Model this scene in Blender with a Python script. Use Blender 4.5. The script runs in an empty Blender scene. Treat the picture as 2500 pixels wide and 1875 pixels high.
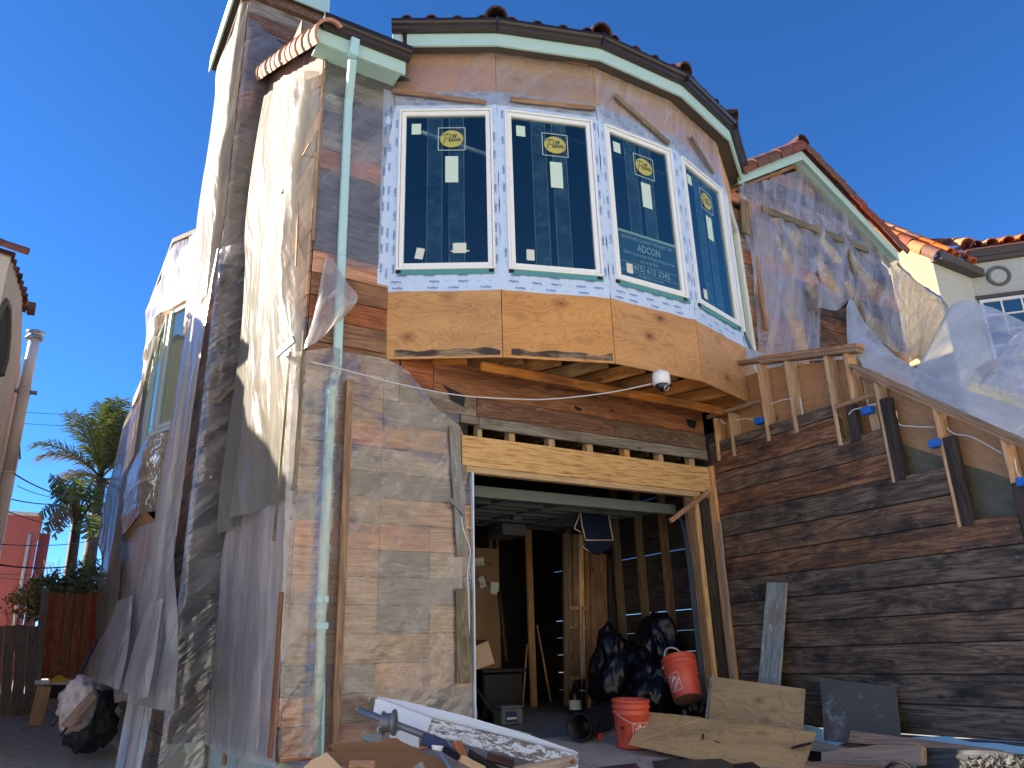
import bpy, bmesh, math, random
from mathutils import Vector, Matrix, noise, geometry
random.seed(11)
SC = bpy.context.scene
COL = SC.collection
R = math.radians
V = Vector

# ------------------------------------------------------------------ camera
CAM = V((0, 0, .68))
FOC, PW, PH = 1879., 2500., 1875.
hd, pt, rl = R(31.81), R(19.5), R(-1.655)
_fw = V((math.sin(hd) * math.cos(pt), math.cos(hd) * math.cos(pt), math.sin(pt)))
_r0 = V((math.cos(hd), -math.sin(hd), 0)); _u0 = _r0.cross(_fw)
_rt = _r0 * math.cos(rl) + _u0 * math.sin(rl)
_up = -_r0 * math.sin(rl) + _u0 * math.cos(rl)
cd = bpy.data.cameras.new('camera'); cam = bpy.data.objects.new('camera', cd); COL.objects.link(cam)
cd.sensor_width = 36; cd.sensor_fit = 'HORIZONTAL'; cd.lens = 36 * FOC / PW; cd.clip_end = 2000; cd.clip_start = .05
cam.matrix_world = Matrix(((_rt.x, _up.x, -_fw.x, CAM.x), (_rt.y, _up.y, -_fw.y, CAM.y), (_rt.z, _up.z, -_fw.z, CAM.z), (0, 0, 0, 1)))
SC.camera = cam

# ------------------------------------------------------------------ sky, sun, exposure
SUN_A, SUN_E = R(38), R(25)                 # from the left and from behind the facade
sv = V((-math.cos(SUN_A) * math.cos(SUN_E), math.sin(SUN_A) * math.cos(SUN_E), math.sin(SUN_E)))
W = bpy.data.worlds.new('World'); SC.world = W; W.use_nodes = True
wn = W.node_tree.nodes; wl = W.node_tree.links
sky = wn.new('ShaderNodeTexSky'); sky.sky_type = 'NISHITA'; sky.sun_disc = False
sky.sun_elevation = SUN_E; sky.sun_rotation = math.atan2(sv.x, sv.y)
sky.altitude = 0; sky.air_density = .6; sky.dust_density = .0; sky.ozone_density = 8
bg = wn['Background']; bg.inputs['Strength'].default_value = .072
hs = wn.new('ShaderNodeHueSaturation'); hs.inputs['Saturation'].default_value = 1.08; hs.inputs['Hue'].default_value = .5   # clear, dry winter air
wl.new(sky.outputs[0], hs.inputs['Color']); wl.new(hs.outputs[0], bg.inputs['Color'])
sd = bpy.data.lights.new('sun', 'SUN'); sun = bpy.data.objects.new('sun', sd); COL.objects.link(sun)
sd.energy = 4.4; sd.angle = R(.5); sd.color = (1, .91, .76)
sun.matrix_world = sv.to_track_quat('Z', 'Y').to_matrix().to_4x4()
vs = SC.view_settings
vs.view_transform = 'Standard'; vs.look = 'None'; vs.exposure = 2.1; vs.gamma = 1; vs.use_curve_mapping = False
SC.render.engine = 'CYCLES'
SC.cycles.transparent_max_bounces = 16; SC.cycles.max_bounces = 8; SC.cycles.diffuse_bounces = 4

# ------------------------------------------------------------------ measuring: a pixel of the 2500 x 1875 photograph on a plane of the place
def zm(ox, oy, s): return lambda a, b: (ox + a / s, oy + b / s)
z1 = zm(450, 0, 2.765); z2 = zm(1100, 0, 2.765); z3 = zm(1700, 300, 2.765); z4 = zm(850, 550, 2.212)
z5 = zm(0, 550, 2.765); z6 = zm(0, 1175, 2.37); z7 = zm(700, 1275, 2.765); z8 = zm(1400, 1275, 2.765)
q1 = zm(1700, 800, 2.765); q2 = zm(1900, 1400, 3.493); q3 = zm(900, 200, 3.318); q4 = zm(1400, 250, 2.552)
q6 = zm(1100, 1150, 2.37); q7 = zm(0, 950, 4.74); q8 = zm(450, 800, 2.7655); q9 = zm(700, 1650, 2.765)
def ray(p): return _rt * ((p[0] - PW / 2) / FOC) + _up * ((PH / 2 - p[1]) / FOC) + _fw
def aty(p, y): d = ray(p); return CAM + d * (y / d.y)
def atx(p, x): d = ray(p); return CAM + d * (x / d.x)
def atz(p, z): d = ray(p); return CAM + d * ((z - CAM.z) / d.z)
def atp(p, o, n): d = ray(p); return CAM + d * ((V(o) - CAM).dot(n) / d.dot(n))

# ------------------------------------------------------------------ object helpers
WM = {}
def reg(o, M, parent=None):
    COL.objects.link(o)
    WM[o] = M
    if parent is not None:
        o.parent = parent; o.matrix_parent_inverse = WM[parent].inverted()
        o.matrix_world = M; o.matrix_basis = M
    else:
        o.matrix_world = M
    return o
def tag(o, label=None, cat=None, group=None, kind=None):
    if label: o['label'] = label
    if cat: o['category'] = cat
    if group: o['group'] = group
    if kind: o['kind'] = kind
    return o
def thing(name, label, cat, loc=(0, 0, 0), group=None):
    o = bpy.data.objects.new(name, None); o.empty_display_size = .1
    reg(o, Matrix.Translation(loc)); return tag(o, label, cat, group)
def node(name, parent, loc=None):          # an Empty part that holds sub-parts
    o = bpy.data.objects.new(name, None); o.empty_display_size = .1
    return reg(o, Matrix.Translation(loc) if loc is not None else WM[parent].copy(), parent)
def mk(name, verts, faces, m, parent=None, M=None, smooth=False, bevel=0, seg=1):
    """verts in world space; M is the object's frame"""
    if M is None:
        c = sum((V(v) for v in verts), V()) / len(verts); M = Matrix.Translation(c)
    Mi = M.inverted()
    me = bpy.data.meshes.new(name)
    me.from_pydata([Mi @ V(v) for v in verts], [], faces)
    if bevel:
        bm = bmesh.new(); bm.from_mesh(me)
        bmesh.ops.bevel(bm, geom=list(bm.edges), offset=bevel, segments=seg, affect='EDGES', clamp_overlap=True)
        bm.to_mesh(me); bm.free()
    if m: me.materials.append(m)
    if smooth:
        for f in me.polygons: f.use_smooth = True
    o = bpy.data.objects.new(name, me)
    return reg(o, M, parent)
def frame(o, x, z):
    x = V(x).normalized(); z = V(z); z = (z - x * z.dot(x)).normalized(); y = z.cross(x)
    return Matrix(((x.x, y.x, z.x, o[0]), (x.y, y.y, z.y, o[1]), (x.z, y.z, z.z, o[2]), (0, 0, 0, 1)))
BOXF = [(0, 3, 2, 1), (4, 5, 6, 7), (0, 1, 5, 4), (1, 2, 6, 5), (2, 3, 7, 6), (3, 0, 4, 7)]
def stick(name, A, B, w, t, n, m, parent=None, off=0, bev=.003):
    """lumber from A to B on a surface of outward normal n: width w across, thickness t proud of the surface (starting off above it)"""
    A, B, n = V(A), V(B), V(n); x = (B - A).normalized(); n = (n - x * n.dot(x)).normalized(); y = n.cross(x)
    M = frame((A + B) / 2, x, n)
    vs_ = []
    for h in (off, off + t):
        for (P, s) in ((A, -1), (B, -1), (B, 1), (A, 1)):
            vs_.append(P + y * (s * w / 2) + n * h)
    return mk(name, vs_, BOXF, m, parent, M, bevel=min(bev, w * .2, t * .2))
def prism(name, poly, n, t, m, parent=None, off=0, bev=.002, x=None):
    """flat board of any outline: poly = world points in one plane, pushed out along n"""
    poly = [V(p) for p in poly]; n = V(n).normalized(); k = len(poly)
    c = sum(poly, V()) / k
    a = V()
    for i in range(k): a += (poly[i] - c).cross(poly[(i + 1) % k] - c)
    if a.dot(n) < 0: poly.reverse()
    M = frame(c, x if x is not None else poly[1] - poly[0], n)
    if t is None: return mk(name, [p + n * off for p in poly], [tuple(range(k))], m, parent, M)      # a single pane
    vs_ = [p + n * off for p in poly] + [p + n * (off + t) for p in poly]
    fs = [tuple(range(k - 1, -1, -1)), tuple(range(k, 2 * k))] + [(i, (i + 1) % k, k + (i + 1) % k, k + i) for i in range(k)]
    return mk(name, vs_, fs, m, parent, M, bevel=bev)
def box(name, lo, hi, m, parent=None, bev=.003):
    x0, y0, z0 = lo; x1, y1, z1_ = hi
    vs_ = [(x0, y0, z0), (x1, y0, z0), (x1, y1, z0), (x0, y1, z0), (x0, y0, z1_), (x1, y0, z1_), (x1, y1, z1_), (x0, y1, z1_)]
    d = [x1 - x0, y1 - y0, z1_ - z0]; ax = d.index(max(d))
    X = [V((1, 0, 0)), V((0, 1, 0)), V((0, 0, 1))][ax]; Zv = V((0, 0, 1)) if ax < 2 else V((0, -1, 0))
    c = V(((x0 + x1) / 2, (y0 + y1) / 2, (z0 + z1_) / 2))
    return mk(name, vs_, BOXF, m, parent, frame(c, X, Zv), bevel=min(bev, min(d) * .2))
def tube(name, pts, r, m, parent=None, seg=8, caps=True, smooth=True, closed=False):
    pts = [V(p) for p in pts]; n = len(pts)
    rs = r if isinstance(r, (list, tuple)) else [r] * n
    vs_, fs = [], []
    t0 = (pts[1] - pts[0]).normalized()
    up = t0.orthogonal().normalized()
    for i, p in enumerate(pts):
        t = (pts[min(i + 1, n - 1)] - pts[max(i - 1, 0)]).normalized()
        up = (up - t * up.dot(t)).normalized(); s = t.cross(up)
        for k in range(seg):
            a = 2 * math.pi * k / seg
            vs_.append(p + (up * math.cos(a) + s * math.sin(a)) * rs[i])
    for i in range(n - 1):
        for k in range(seg):
            k2 = (k + 1) % seg
            fs.append((i * seg + k, i * seg + k2, (i + 1) * seg + k2, (i + 1) * seg + k))
    if caps: fs += [tuple(range(seg - 1, -1, -1)), tuple(range((n - 1) * seg, n * seg))]
    return mk(name, vs_, fs, m, parent, Matrix.Translation(pts[0]), smooth=smooth)
def lathe(name, prof, m, parent=None, M=Matrix(), seg=24, smooth=True):
    vs_, fs = [], []; n = len(prof)
    for r_, z in prof:
        for k in range(seg):
            a = 2 * math.pi * k / seg; vs_.append(M @ V((r_ * math.cos(a), r_ * math.sin(a), z)))
    for i in range(n - 1):
        for k in range(seg):
            k2 = (k + 1) % seg; fs.append((i * seg + k, i * seg + k2, (i + 1) * seg + k2, (i + 1) * seg + k))
    return mk(name, vs_, fs, m, parent, M, smooth=smooth)
def spline(pts, n):
    pts = [V(p) for p in pts]; out = []
    for i in range(n):
        t = i / (n - 1) * (len(pts) - 1); k = min(int(t), len(pts) - 2); f = t - k
        p0, p1, p2, p3 = pts[max(k - 1, 0)], pts[k], pts[k + 1], pts[min(k + 2, len(pts) - 1)]
        out.append(.5 * (2 * p1 + (p2 - p0) * f + (2 * p0 - 5 * p1 + 4 * p2 - p3) * f * f + (3 * p1 - p0 - 3 * p2 + p3) * f ** 3))
    return out
def nz(x, y, z=0.): return noise.noise(V((x, y, z)))
def crease(x, y, z=0.): return 1 - abs(noise.noise(V((x, y, z)))) * 2.2
def film(name, rows, m, parent=None, nu=40, nv=60, amp=.03, fold=(6, 1.2), out=(0, -1, 0), seed=0., fine=.35, hang=0.):
    """plastic film through a grid of points (rows from top to bottom), with folds pushed out along out"""
    R_ = [spline(r_, nu) for r_ in rows]
    g = [spline([R_[i][j] for i in range(len(R_))], nv) for j in range(nu)]
    out = V(out).normalized(); vs_, fs = [], []
    for j in range(nu):
        for i in range(nv):
            p = g[j][i]; u = j / (nu - 1); v = i / (nv - 1)
            w1 = nz(u * 1.7 + seed, v * 1.6, seed) * .5
            ph = (u + .12 * w1) * fold[0] * 3.1 + 2.4 * nz(u * 1.4 + seed, v * fold[1] * 1.3, seed + 2)
            d = (.5 + .5 * math.sin(ph)) * (.45 + .9 * abs(nz(u * 2.3, v * 1.5 + seed, seed)))
            d += .45 * max(0, math.sin(ph * .43 + v * fold[1] * 5.3 + 3 * w1)) ** 3
            d += fine * .5 * nz(u * fold[0] * 1.7 + w1 * 3, v * fold[1] * 3.3, seed + 9) + fine * .22 * nz(u * fold[0] * 4, v * fold[1] * 9, seed + 3)
            d += hang * math.sin(math.pi * u) * math.sin(math.pi * min(1, v * 1.0))
            vs_.append(p + out * (amp * (d + .3) * (.1 + .9 * min(1, min(u, 1 - u) * 8))))      # nailed down along its sides
    for j in range(nu - 1):
        for i in range(nv - 1): fs.append((j * nv + i, j * nv + i + 1, (j + 1) * nv + i + 1, (j + 1) * nv + i))
    return mk(name, vs_, fs, m, parent, Matrix.Translation(g[0][0]), smooth=True)
def sheet(name, poly, n, up, m, parent=None, step=.05, amp=.02, fold=(5, 1.5), seed=0., holes=(), pull=None, off=.004, fine=.4):
    """plastic film lying over a flat wall: world outline poly on the plane, clean cut edges, wrinkles pushed out along n"""
    n = V(n).normalized(); up = V(up).normalized(); x = up.cross(n).normalized()
    o = V(poly[0]); uv = lambda p: V(((V(p) - o).dot(x), (V(p) - o).dot(up)))
    def ring(pl):
        pl = [uv(p) for p in pl]; out = []
        for i in range(len(pl)):
            a, b = pl[i], pl[(i + 1) % len(pl)]; k = max(1, int((b - a).length / step))
            for j in range(k):
                q = a.lerp(b, j / k)
                out.append(q + V((nz(q.x * 9, q.y * 9, seed), nz(q.x * 9, q.y * 9, seed + 5))) * .012)
        return out
    rings = [ring(poly)] + [ring(h) for h in holes]
    pts, eds = [], []
    for rg in rings:
        b = len(pts); pts += rg; eds += [(b + i, b + (i + 1) % len(rg)) for i in range(len(rg))]
    def inside(p, rg):
        c = False
        for i in range(len(rg)):
            a, b = rg[i], rg[i - 1]
            if (a.y > p.y) != (b.y > p.y) and p.x < (b.x - a.x) * (p.y - a.y) / (b.y - a.y) + a.x: c = not c
        return c
    xs = [p.x for p in rings[0]]; ys = [p.y for p in rings[0]]
    X0, X1, Y0, Y1 = min(xs), max(xs), min(ys), max(ys)
    gx, gy = int((X1 - X0) / step) + 1, int((Y1 - Y0) / step) + 1
    for i in range(gx):
        for j in range(gy):
            p = V((X0 + (i + .5 + .3 * random.uniform(-1, 1)) * step, Y0 + (j + .5 + .3 * random.uniform(-1, 1)) * step))
            if inside(p, rings[0]) and not any(inside(p, h) for h in rings[1:]): pts.append(p)
    vv, _, ff, *_r = geometry.delaunay_2d_cdt(pts, eds, [], 0, 1e-5)
    fs = []
    for f in ff:
        c = sum((vv[i] for i in f), V((0, 0))) / len(f)
        if inside(c, rings[0]) and not any(inside(c, h) for h in rings[1:]): fs.append(tuple(f))
    vs_ = []
    for p in vv:
        w1 = nz(p.x * .9 + seed, p.y * .9, seed) * .5
        a1 = (p.x * .8 + p.y * .6 + w1 * .8) * fold[0] * 2.2 + seed; a2 = (p.x * .95 - p.y * .3 + w1 * .7) * fold[0] * 2.7
        d = max(0, math.sin(a1)) ** 3 * max(0, nz(p.x * 1.3 + seed, p.y * 1.3, seed)) * 2 + max(0, math.sin(a2)) ** 4 * max(0, -nz(p.x * 1.1 + seed, p.y * 1.1, seed + 1)) * 2
        d += fine * .6 * nz(p.x * fold[0] * 1.6, p.y * fold[1] * 2.2 + 2 * w1, seed + 4) + fine * .3 * nz(p.x * fold[0] * 4, p.y * fold[1] * 5, seed + 6)
        q = o + x * p.x + up * p.y
        h = off + amp * max(0, d + .25)
        if pull: h += pull(q, p)
        vs_.append(q + n * h)
    return mk(name, vs_, fs, m, parent, frame(o, x, n), smooth=True)
_TXT = {}
def text_data(s, shear=0., bold=0.):
    k = (s, shear, bold)
    if k not in _TXT:
        c = bpy.data.curves.new('txt', 'FONT'); c.body = s; c.size = 1; c.align_x = 'CENTER'; c.align_y = 'CENTER'; c.resolution_u = 2; c.shear = shear; c.offset = bold
        o = bpy.data.objects.new('txt', c); COL.objects.link(o)
        me = bpy.data.meshes.new_from_object(o.evaluated_get(bpy.context.evaluated_depsgraph_get()))
        vs_ = [v.co.copy() for v in me.vertices]; fs = [tuple(p.vertices) for p in me.polygons]
        bpy.data.objects.remove(o); bpy.data.curves.remove(c); bpy.data.meshes.remove(me)
        _TXT[k] = (vs_, fs, max(v.x for v in vs_) - min(v.x for v in vs_))
    return _TXT[k]
def lettering(name, items, m, parent, M):
    """items: (string, width, height or None, matrix of the word in the plane of M, shear, bold); joined into ONE print object"""
    vs_, fs = [], []
    for it in items:
        s, w, h, L = it[:4]; sh = it[4] if len(it) > 4 else 0; bd = it[5] if len(it) > 5 else 0
        tv, tf, tw = text_data(s, sh, bd); k = w / tw; ky = k if h is None else h / .7
        b = len(vs_)
        vs_ += [M @ (L @ V((v.x * k, v.y * ky, 0))) for v in tv]; fs += [tuple(i + b for i in f) for f in tf]
    return mk(name, vs_, fs, m, parent, M)
def T2(x, y, rot=0., z=0.): return Matrix.Translation((x, y, z)) @ Matrix.Rotation(rot, 4, 'Z')
def dup(o, M, parent):
    c = o.copy(); return reg(c, M, parent)
# ------------------------------------------------------------------ materials (all procedural)
class NT:
    def __init__(s, name, rough=.7, spec=.3):
        s.m = bpy.data.materials.new(name); s.m.use_nodes = True; s.t = s.m.node_tree; s.n = s.t.nodes; s.l = s.t.links
        s.b = s.n['Principled BSDF']; s.out = s.n['Material Output']
        s.b.inputs['Roughness'].default_value = rough; s.b.inputs['Specular IOR Level'].default_value = spec
        s.tc = None
    def new(s, t, **k):
        n = s.n.new(t)
        for a, v in k.items(): setattr(n, a, v)
        return n
    def put(s, sock, v):
        if hasattr(v, 'links') or hasattr(v, 'is_linked'): s.l.new(v, sock)
        elif isinstance(v, (tuple, list)) and len(v) == 3 and sock.type == 'RGBA': sock.default_value = (*v, 1)
        else: sock.default_value = v
    def coord(s, scale=(1, 1, 1), rnd=True, kind='Object'):
        tc = s.new('ShaderNodeTexCoord'); o = tc.outputs[kind]
        if rnd:
            oi = s.new('ShaderNodeObjectInfo'); mu = s.new('ShaderNodeVectorMath', operation='SCALE')
            cb = s.new('ShaderNodeCombineXYZ'); s.l.new(oi.outputs['Random'], cb.inputs[0]); s.l.new(oi.outputs['Random'], cb.inputs[1]); s.l.new(oi.outputs['Random'], cb.inputs[2])
            s.l.new(cb.outputs[0], mu.inputs[0]); mu.inputs['Scale'].default_value = 41.
            ad = s.new('ShaderNodeVectorMath', operation='ADD'); s.l.new(o, ad.inputs[0]); s.l.new(mu.outputs[0], ad.inputs[1]); o = ad.outputs[0]
        mp = s.new('ShaderNodeMapping'); s.l.new(o, mp.inputs[0]); mp.inputs['Scale'].default_value = scale
        return mp.outputs[0]
    def noise(s, vec, scale=5, detail=4, rough=.6, dist=0.):
        n = s.new('ShaderNodeTexNoise'); s.l.new(vec, n.inputs['Vector']); n.inputs['Scale'].default_value = scale
        n.inputs['Detail'].default_value = detail; n.inputs['Roughness'].default_value = rough; n.inputs['Distortion'].default_value = dist
        return n.outputs[0]
    def vor(s, vec, scale=5, feat='F1', rand=1.):
        n = s.new('ShaderNodeTexVoronoi', feature=feat); s.l.new(vec, n.inputs['Vector']); n.inputs['Scale'].default_value = scale; n.inputs['Randomness'].default_value = rand
        return n.outputs[0]
    def math(s, op, a, b=0., c=0.):
        n = s.new('ShaderNodeMath', operation=op); s.put(n.inputs[0], a); s.put(n.inputs[1], b); s.put(n.inputs[2], c); return n.outputs[0]
    def ramp(s, fac, stops, interp='LINEAR'):
        n = s.new('ShaderNodeValToRGB'); s.l.new(fac, n.inputs[0]); e = n.color_ramp.elements; n.color_ramp.interpolation = interp
        while len(e) < len(stops): e.new(.5)
        for i, (p, c) in enumerate(stops):
            e[i].position = p; e[i].color = (*c, 1) if isinstance(c, (tuple, list)) else (c, c, c, 1)
        return n.outputs[0]
    def mix(s, fac, a, b, bt='MIX'):
        n = s.new('ShaderNodeMix', data_type='RGBA', blend_type=bt); s.put(n.inputs[0], fac); s.put(n.inputs[6], a); s.put(n.inputs[7], b); return n.outputs[2]
    def rnd(s, lo, hi):
        oi = s.new('ShaderNodeObjectInfo'); mr = s.new('ShaderNodeMapRange'); s.l.new(oi.outputs['Random'], mr.inputs[0]); mr.inputs[3].default_value = lo; mr.inputs[4].default_value = hi; return mr.outputs[0]
    def vary(s, col, v=.2, hue=.012, sat=.15):
        h = s.new('ShaderNodeHueSaturation'); s.l.new(s.rnd(1 - v, 1 + v), h.inputs['Value']); s.l.new(s.rnd(.5 + hue, .5 - hue), h.inputs['Hue']); s.l.new(s.rnd(1 - sat, 1 + sat), h.inputs['Saturation'])
        s.put(h.inputs['Color'], col); return h.outputs[0]
    def bump(s, h, strength=.3, dist=.01, normal=None):
        n = s.new('ShaderNodeBump'); n.inputs['Strength'].default_value = strength; n.inputs['Distance'].default_value = dist; s.l.new(h, n.inputs['Height'])
        if normal is not None: s.l.new(normal, n.inputs['Normal'])
        return n.outputs[0]
    def fin(s, col=None, nrm=None, rough=None, metal=0.):
        if col is not None: s.put(s.b.inputs['Base Color'], col)
        if nrm is not None: s.l.new(nrm, s.b.inputs['Normal'])
        if rough is not None: s.put(s.b.inputs['Roughness'], rough)
        s.b.inputs['Metallic'].default_value = metal
        return s.m
def wood(name, dark, light, rough=.75, var=.2, stain=None, stain_amt=(.45, .7), stain_scale=1.3, gx=1., bump=.35, knots=True, white=None, white_amt=(.6, .75), sat=.15, spec=.25, hue=.012):
    t = NT(name, rough, spec)
    f1 = t.noise(t.coord((1.6 * gx, 34, 34)), 2.2, 5, .65, .2)
    c2 = t.coord((.5 * gx, 5.5, 5.5)); f2 = t.noise(c2, 1.6, 2, .5, .9)
    ring = t.math('SINE', t.math('MULTIPLY', f2, 46.))
    g = t.math('ADD', t.math('MULTIPLY', f1, .75), t.math('MULTIPLY', ring, .11))
    col = t.ramp(g, [(.22, dark), (.62, light)])
    big = t.noise(t.coord((.9, 2.5, 2.5)), 1.6, 3, .6)
    col = t.mix(t.ramp(big, [(.35, 0.), (.75, .35)]), col, tuple(c * .55 for c in dark))
    if stain:
        sn = t.noise(t.coord((.8, 1.8, 1.8)), stain_scale * 2, 5, .65, .3)
        col = t.mix(t.ramp(sn, [(stain_amt[0], 0.), (stain_amt[1], 1.)]), col, stain)
    if white:
        wn_ = t.noise(t.coord((3, 7, 7)), 2.5, 8, .75, .2)
        col = t.mix(t.ramp(wn_, [(white_amt[0], 0.), (white_amt[1], .85)]), col, white)
    if knots:
        kd = t.vor(t.coord((1.1, 2.4, 2.4)), 1.25)
        col = t.mix(t.ramp(kd, [(.035, .85), (.07, 0.)]), col, tuple(c * .3 for c in dark))
    col = t.vary(col, var, hue, sat)
    return t.fin(col, t.bump(g, bump, .004))
def ply(name, base, line, var=.1, stain=None, rough=.6, stain_amt=(.55, .75), knot=.035):
    t = NT(name, rough, .3)
    n1 = t.noise(t.coord((.55, 1.5, 1.5)), 2.0, 3, .55, .5)
    s1 = t.math('SINE', t.math('MULTIPLY', n1, 120.))
    l1 = t.ramp(s1, [(.25, 0.), (.95, 1.)])
    fib = t.noise(t.coord((2.5, 60, 60)), 3, 4, .6)
    big = t.noise(t.coord((.5, 1.8, 1.8)), 1.8, 4, .6)
    col = t.mix(t.math('MULTIPLY', l1, t.math('ADD', t.math('MULTIPLY', big, .8), .05)), base, line)
    col = t.mix(t.math('MULTIPLY', fib, .35), col, tuple(c * 1.25 for c in base))
    col = t.mix(t.ramp(big, [(.45, 0.), (.8, .45)]), col, tuple(c * .7 for c in line))
    if stain:
        sn = t.noise(t.coord((.7, 2.2, 2.2)), 2.2, 6, .7, .3)
        col = t.mix(t.ramp(sn, [(stain_amt[0], 0.), (stain_amt[1], .85)]), col, stain)
    kd = t.vor(t.coord((1., 1.6, 1.6)), 1.9)
    col = t.mix(t.ramp(kd, [(knot, .95), (knot * 1.7, 0.)]), col, (.03, .018, .012))
    ring = t.ramp(kd, [(knot * 1.6, .6), (knot * 4.5, 0.)])
    col = t.mix(ring, col, tuple(c * .75 for c in line))
    col = t.vary(col, var, .006, .1)
    return t.fin(col, t.bump(t.math('ADD', t.math('MULTIPLY', s1, .2), fib), .15, .003))
def plain(name, col, rough=.6, spec=.3, metal=0., nscale=8., namt=.25, bump=.1, bscale=60., var=0., dirt=None, dirt_amt=(.55, .75), dist=.004, dscale=3.):
    t = NT(name, rough, spec)
    c = t.mix(t.math('MULTIPLY', t.noise(t.coord(), nscale, 5, .65), namt * 2), col, tuple(x * (1 - namt * 1.4) for x in col))
    if dirt: c = t.mix(t.ramp(t.noise(t.coord(), dscale, 6, .7, .2), [(dirt_amt[0], 0.), (dirt_amt[1], .9)]), c, dirt)
    if var: c = t.vary(c, var, .01, .12)
    return t.fin(c, t.bump(t.noise(t.coord(), bscale, 4, .6), bump, dist), metal=metal)
def plastic(name, opac=.25, white=(.8, .8, .8), gloss=.35, grough=.18, wrinkle=.6, wscale=(3, 3, 3), streak=.25, trans=.5, srot=(0, 0, 0), sscale=(5, 5, .5), samt=.25, sbump=1., dbump=0.):
    """clear polythene film: partly see-through, milky where folded, glossy, crinkled"""
    t = NT(name); t.n.remove(t.b)
    cr1 = t.noise(t.coord(wscale), 1.6, 2, .5, .7); cr2 = t.noise(t.coord(tuple(c * 2.2 for c in wscale)), 2.6, 3, .5, .5)
    rid = t.math('ABSOLUTE', t.math('SUBTRACT', cr1, .5)); rid2 = t.math('ABSOLUTE', t.math('SUBTRACT', cr2, .5))
    hgt = t.math('ADD', t.math('MULTIPLY', cr1, 1.6), t.math('ADD', t.math('MULTIPLY', cr2, .8), t.math('MULTIPLY', rid, -.7)))
    m1_ = t.new('ShaderNodeMapping'); m1_.inputs['Rotation'].default_value = srot; t.l.new(t.coord(), m1_.inputs[0])
    m2_ = t.new('ShaderNodeMapping'); m2_.inputs['Scale'].default_value = sscale; t.l.new(m1_.outputs[0], m2_.inputs[0])
    sk = t.noise(m2_.outputs[0], 1.5, 3, .55, .35); sk2 = t.noise(m2_.outputs[0], 4.2, 2, .5, .3)
    hgt = t.math('ADD', hgt, t.math('MULTIPLY', t.math('ADD', sk, t.math('MULTIPLY', sk2, .4)), 2.2 * sbump))
    nb = t.bump(hgt, wrinkle, .035)
    lw = t.new('ShaderNodeLayerWeight'); lw.inputs['Blend'].default_value = .35; nd = t.bump(t.math('ADD', sk, t.math('MULTIPLY', cr1, .6)), dbump, .05) if dbump else None
    df = t.new('ShaderNodeBsdfDiffuse'); df.inputs['Color'].default_value = (*white, 1)
    tl = t.new('ShaderNodeBsdfTranslucent'); tl.inputs['Color'].default_value = (*white, 1)
    if nd is not None: t.l.new(nd, df.inputs['Normal']); t.l.new(nd, tl.inputs['Normal'])
    gl = t.new('ShaderNodeBsdfGlossy'); gl.inputs['Roughness'].default_value = grough; t.l.new(nb, gl.inputs['Normal'])
    tr = t.new('ShaderNodeBsdfTransparent'); tr.inputs['Color'].default_value = (.97, .97, .96, 1)
    m1 = t.new('ShaderNodeMixShader'); m1.inputs[0].default_value = trans; t.l.new(df.outputs[0], m1.inputs[1]); t.l.new(tl.outputs[0], m1.inputs[2])
    st = t.ramp(t.math('MULTIPLY', rid, 2.), [(.0, streak * .45), (.14, 0.)])
    st2 = t.math('MULTIPLY', t.math('SUBTRACT', t.noise(t.coord((.7, .7, .7)), 2., 3, .6), .45), streak * 1.6)
    fac = t.math('ADD', t.math('ADD', t.math('MULTIPLY', lw.outputs['Facing'], .30), opac), t.math('ADD', st, st2))
    fac = t.math('ADD', fac, t.math('MULTIPLY', t.ramp(sk, [(.42, 0.), (.68, 1.)]), samt)); fac = t.math('ADD', fac, t.math('MULTIPLY', t.ramp(sk2, [(.55, 0.), (.72, 1.)]), samt * .6))
    fac.node.use_clamp = True
    m2 = t.new('ShaderNodeMixShader'); t.l.new(fac, m2.inputs[0]); t.l.new(tr.outputs[0], m2.inputs[1]); t.l.new(m1.outputs[0], m2.inputs[2])
    m3 = t.new('ShaderNodeMixShader'); t.l.new(t.math('MULTIPLY', t.math('ADD', lw.outputs['Fresnel'], .05), gloss), m3.inputs[0]); t.l.new(m2.outputs[0], m3.inputs[1]); t.l.new(gl.outputs[0], m3.inputs[2])
    t.l.new(m3.outputs[0], t.out.inputs['Surface'])
    return t.m
def glass(name, refl=.16, tint=(.5, .62, .68)):
    t = NT(name); t.n.remove(t.b)
    fr = t.new('ShaderNodeFresnel'); fr.inputs[0].default_value = 1.5
    tr = t.new('ShaderNodeBsdfTransparent'); tr.inputs[0].default_value = (*tint, 1)
    gl = t.new('ShaderNodeBsdfGlossy'); gl.inputs['Roughness'].default_value = .01; gl.inputs['Color'].default_value = (.85, 1, .85, 1)
    t.l.new(t.bump(t.noise(t.coord((1, 1, 1)), 1.3, 1, .5), .02, .02), gl.inputs['Normal'])
    mx = t.new('ShaderNodeMixShader'); t.l.new(t.math('ADD', fr.outputs[0], refl), mx.inputs[0]); t.l.new(tr.outputs[0], mx.inputs[1]); t.l.new(gl.outputs[0], mx.inputs[2])
    t.l.new(mx.outputs[0], t.out.inputs['Surface']); return t.m
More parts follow.
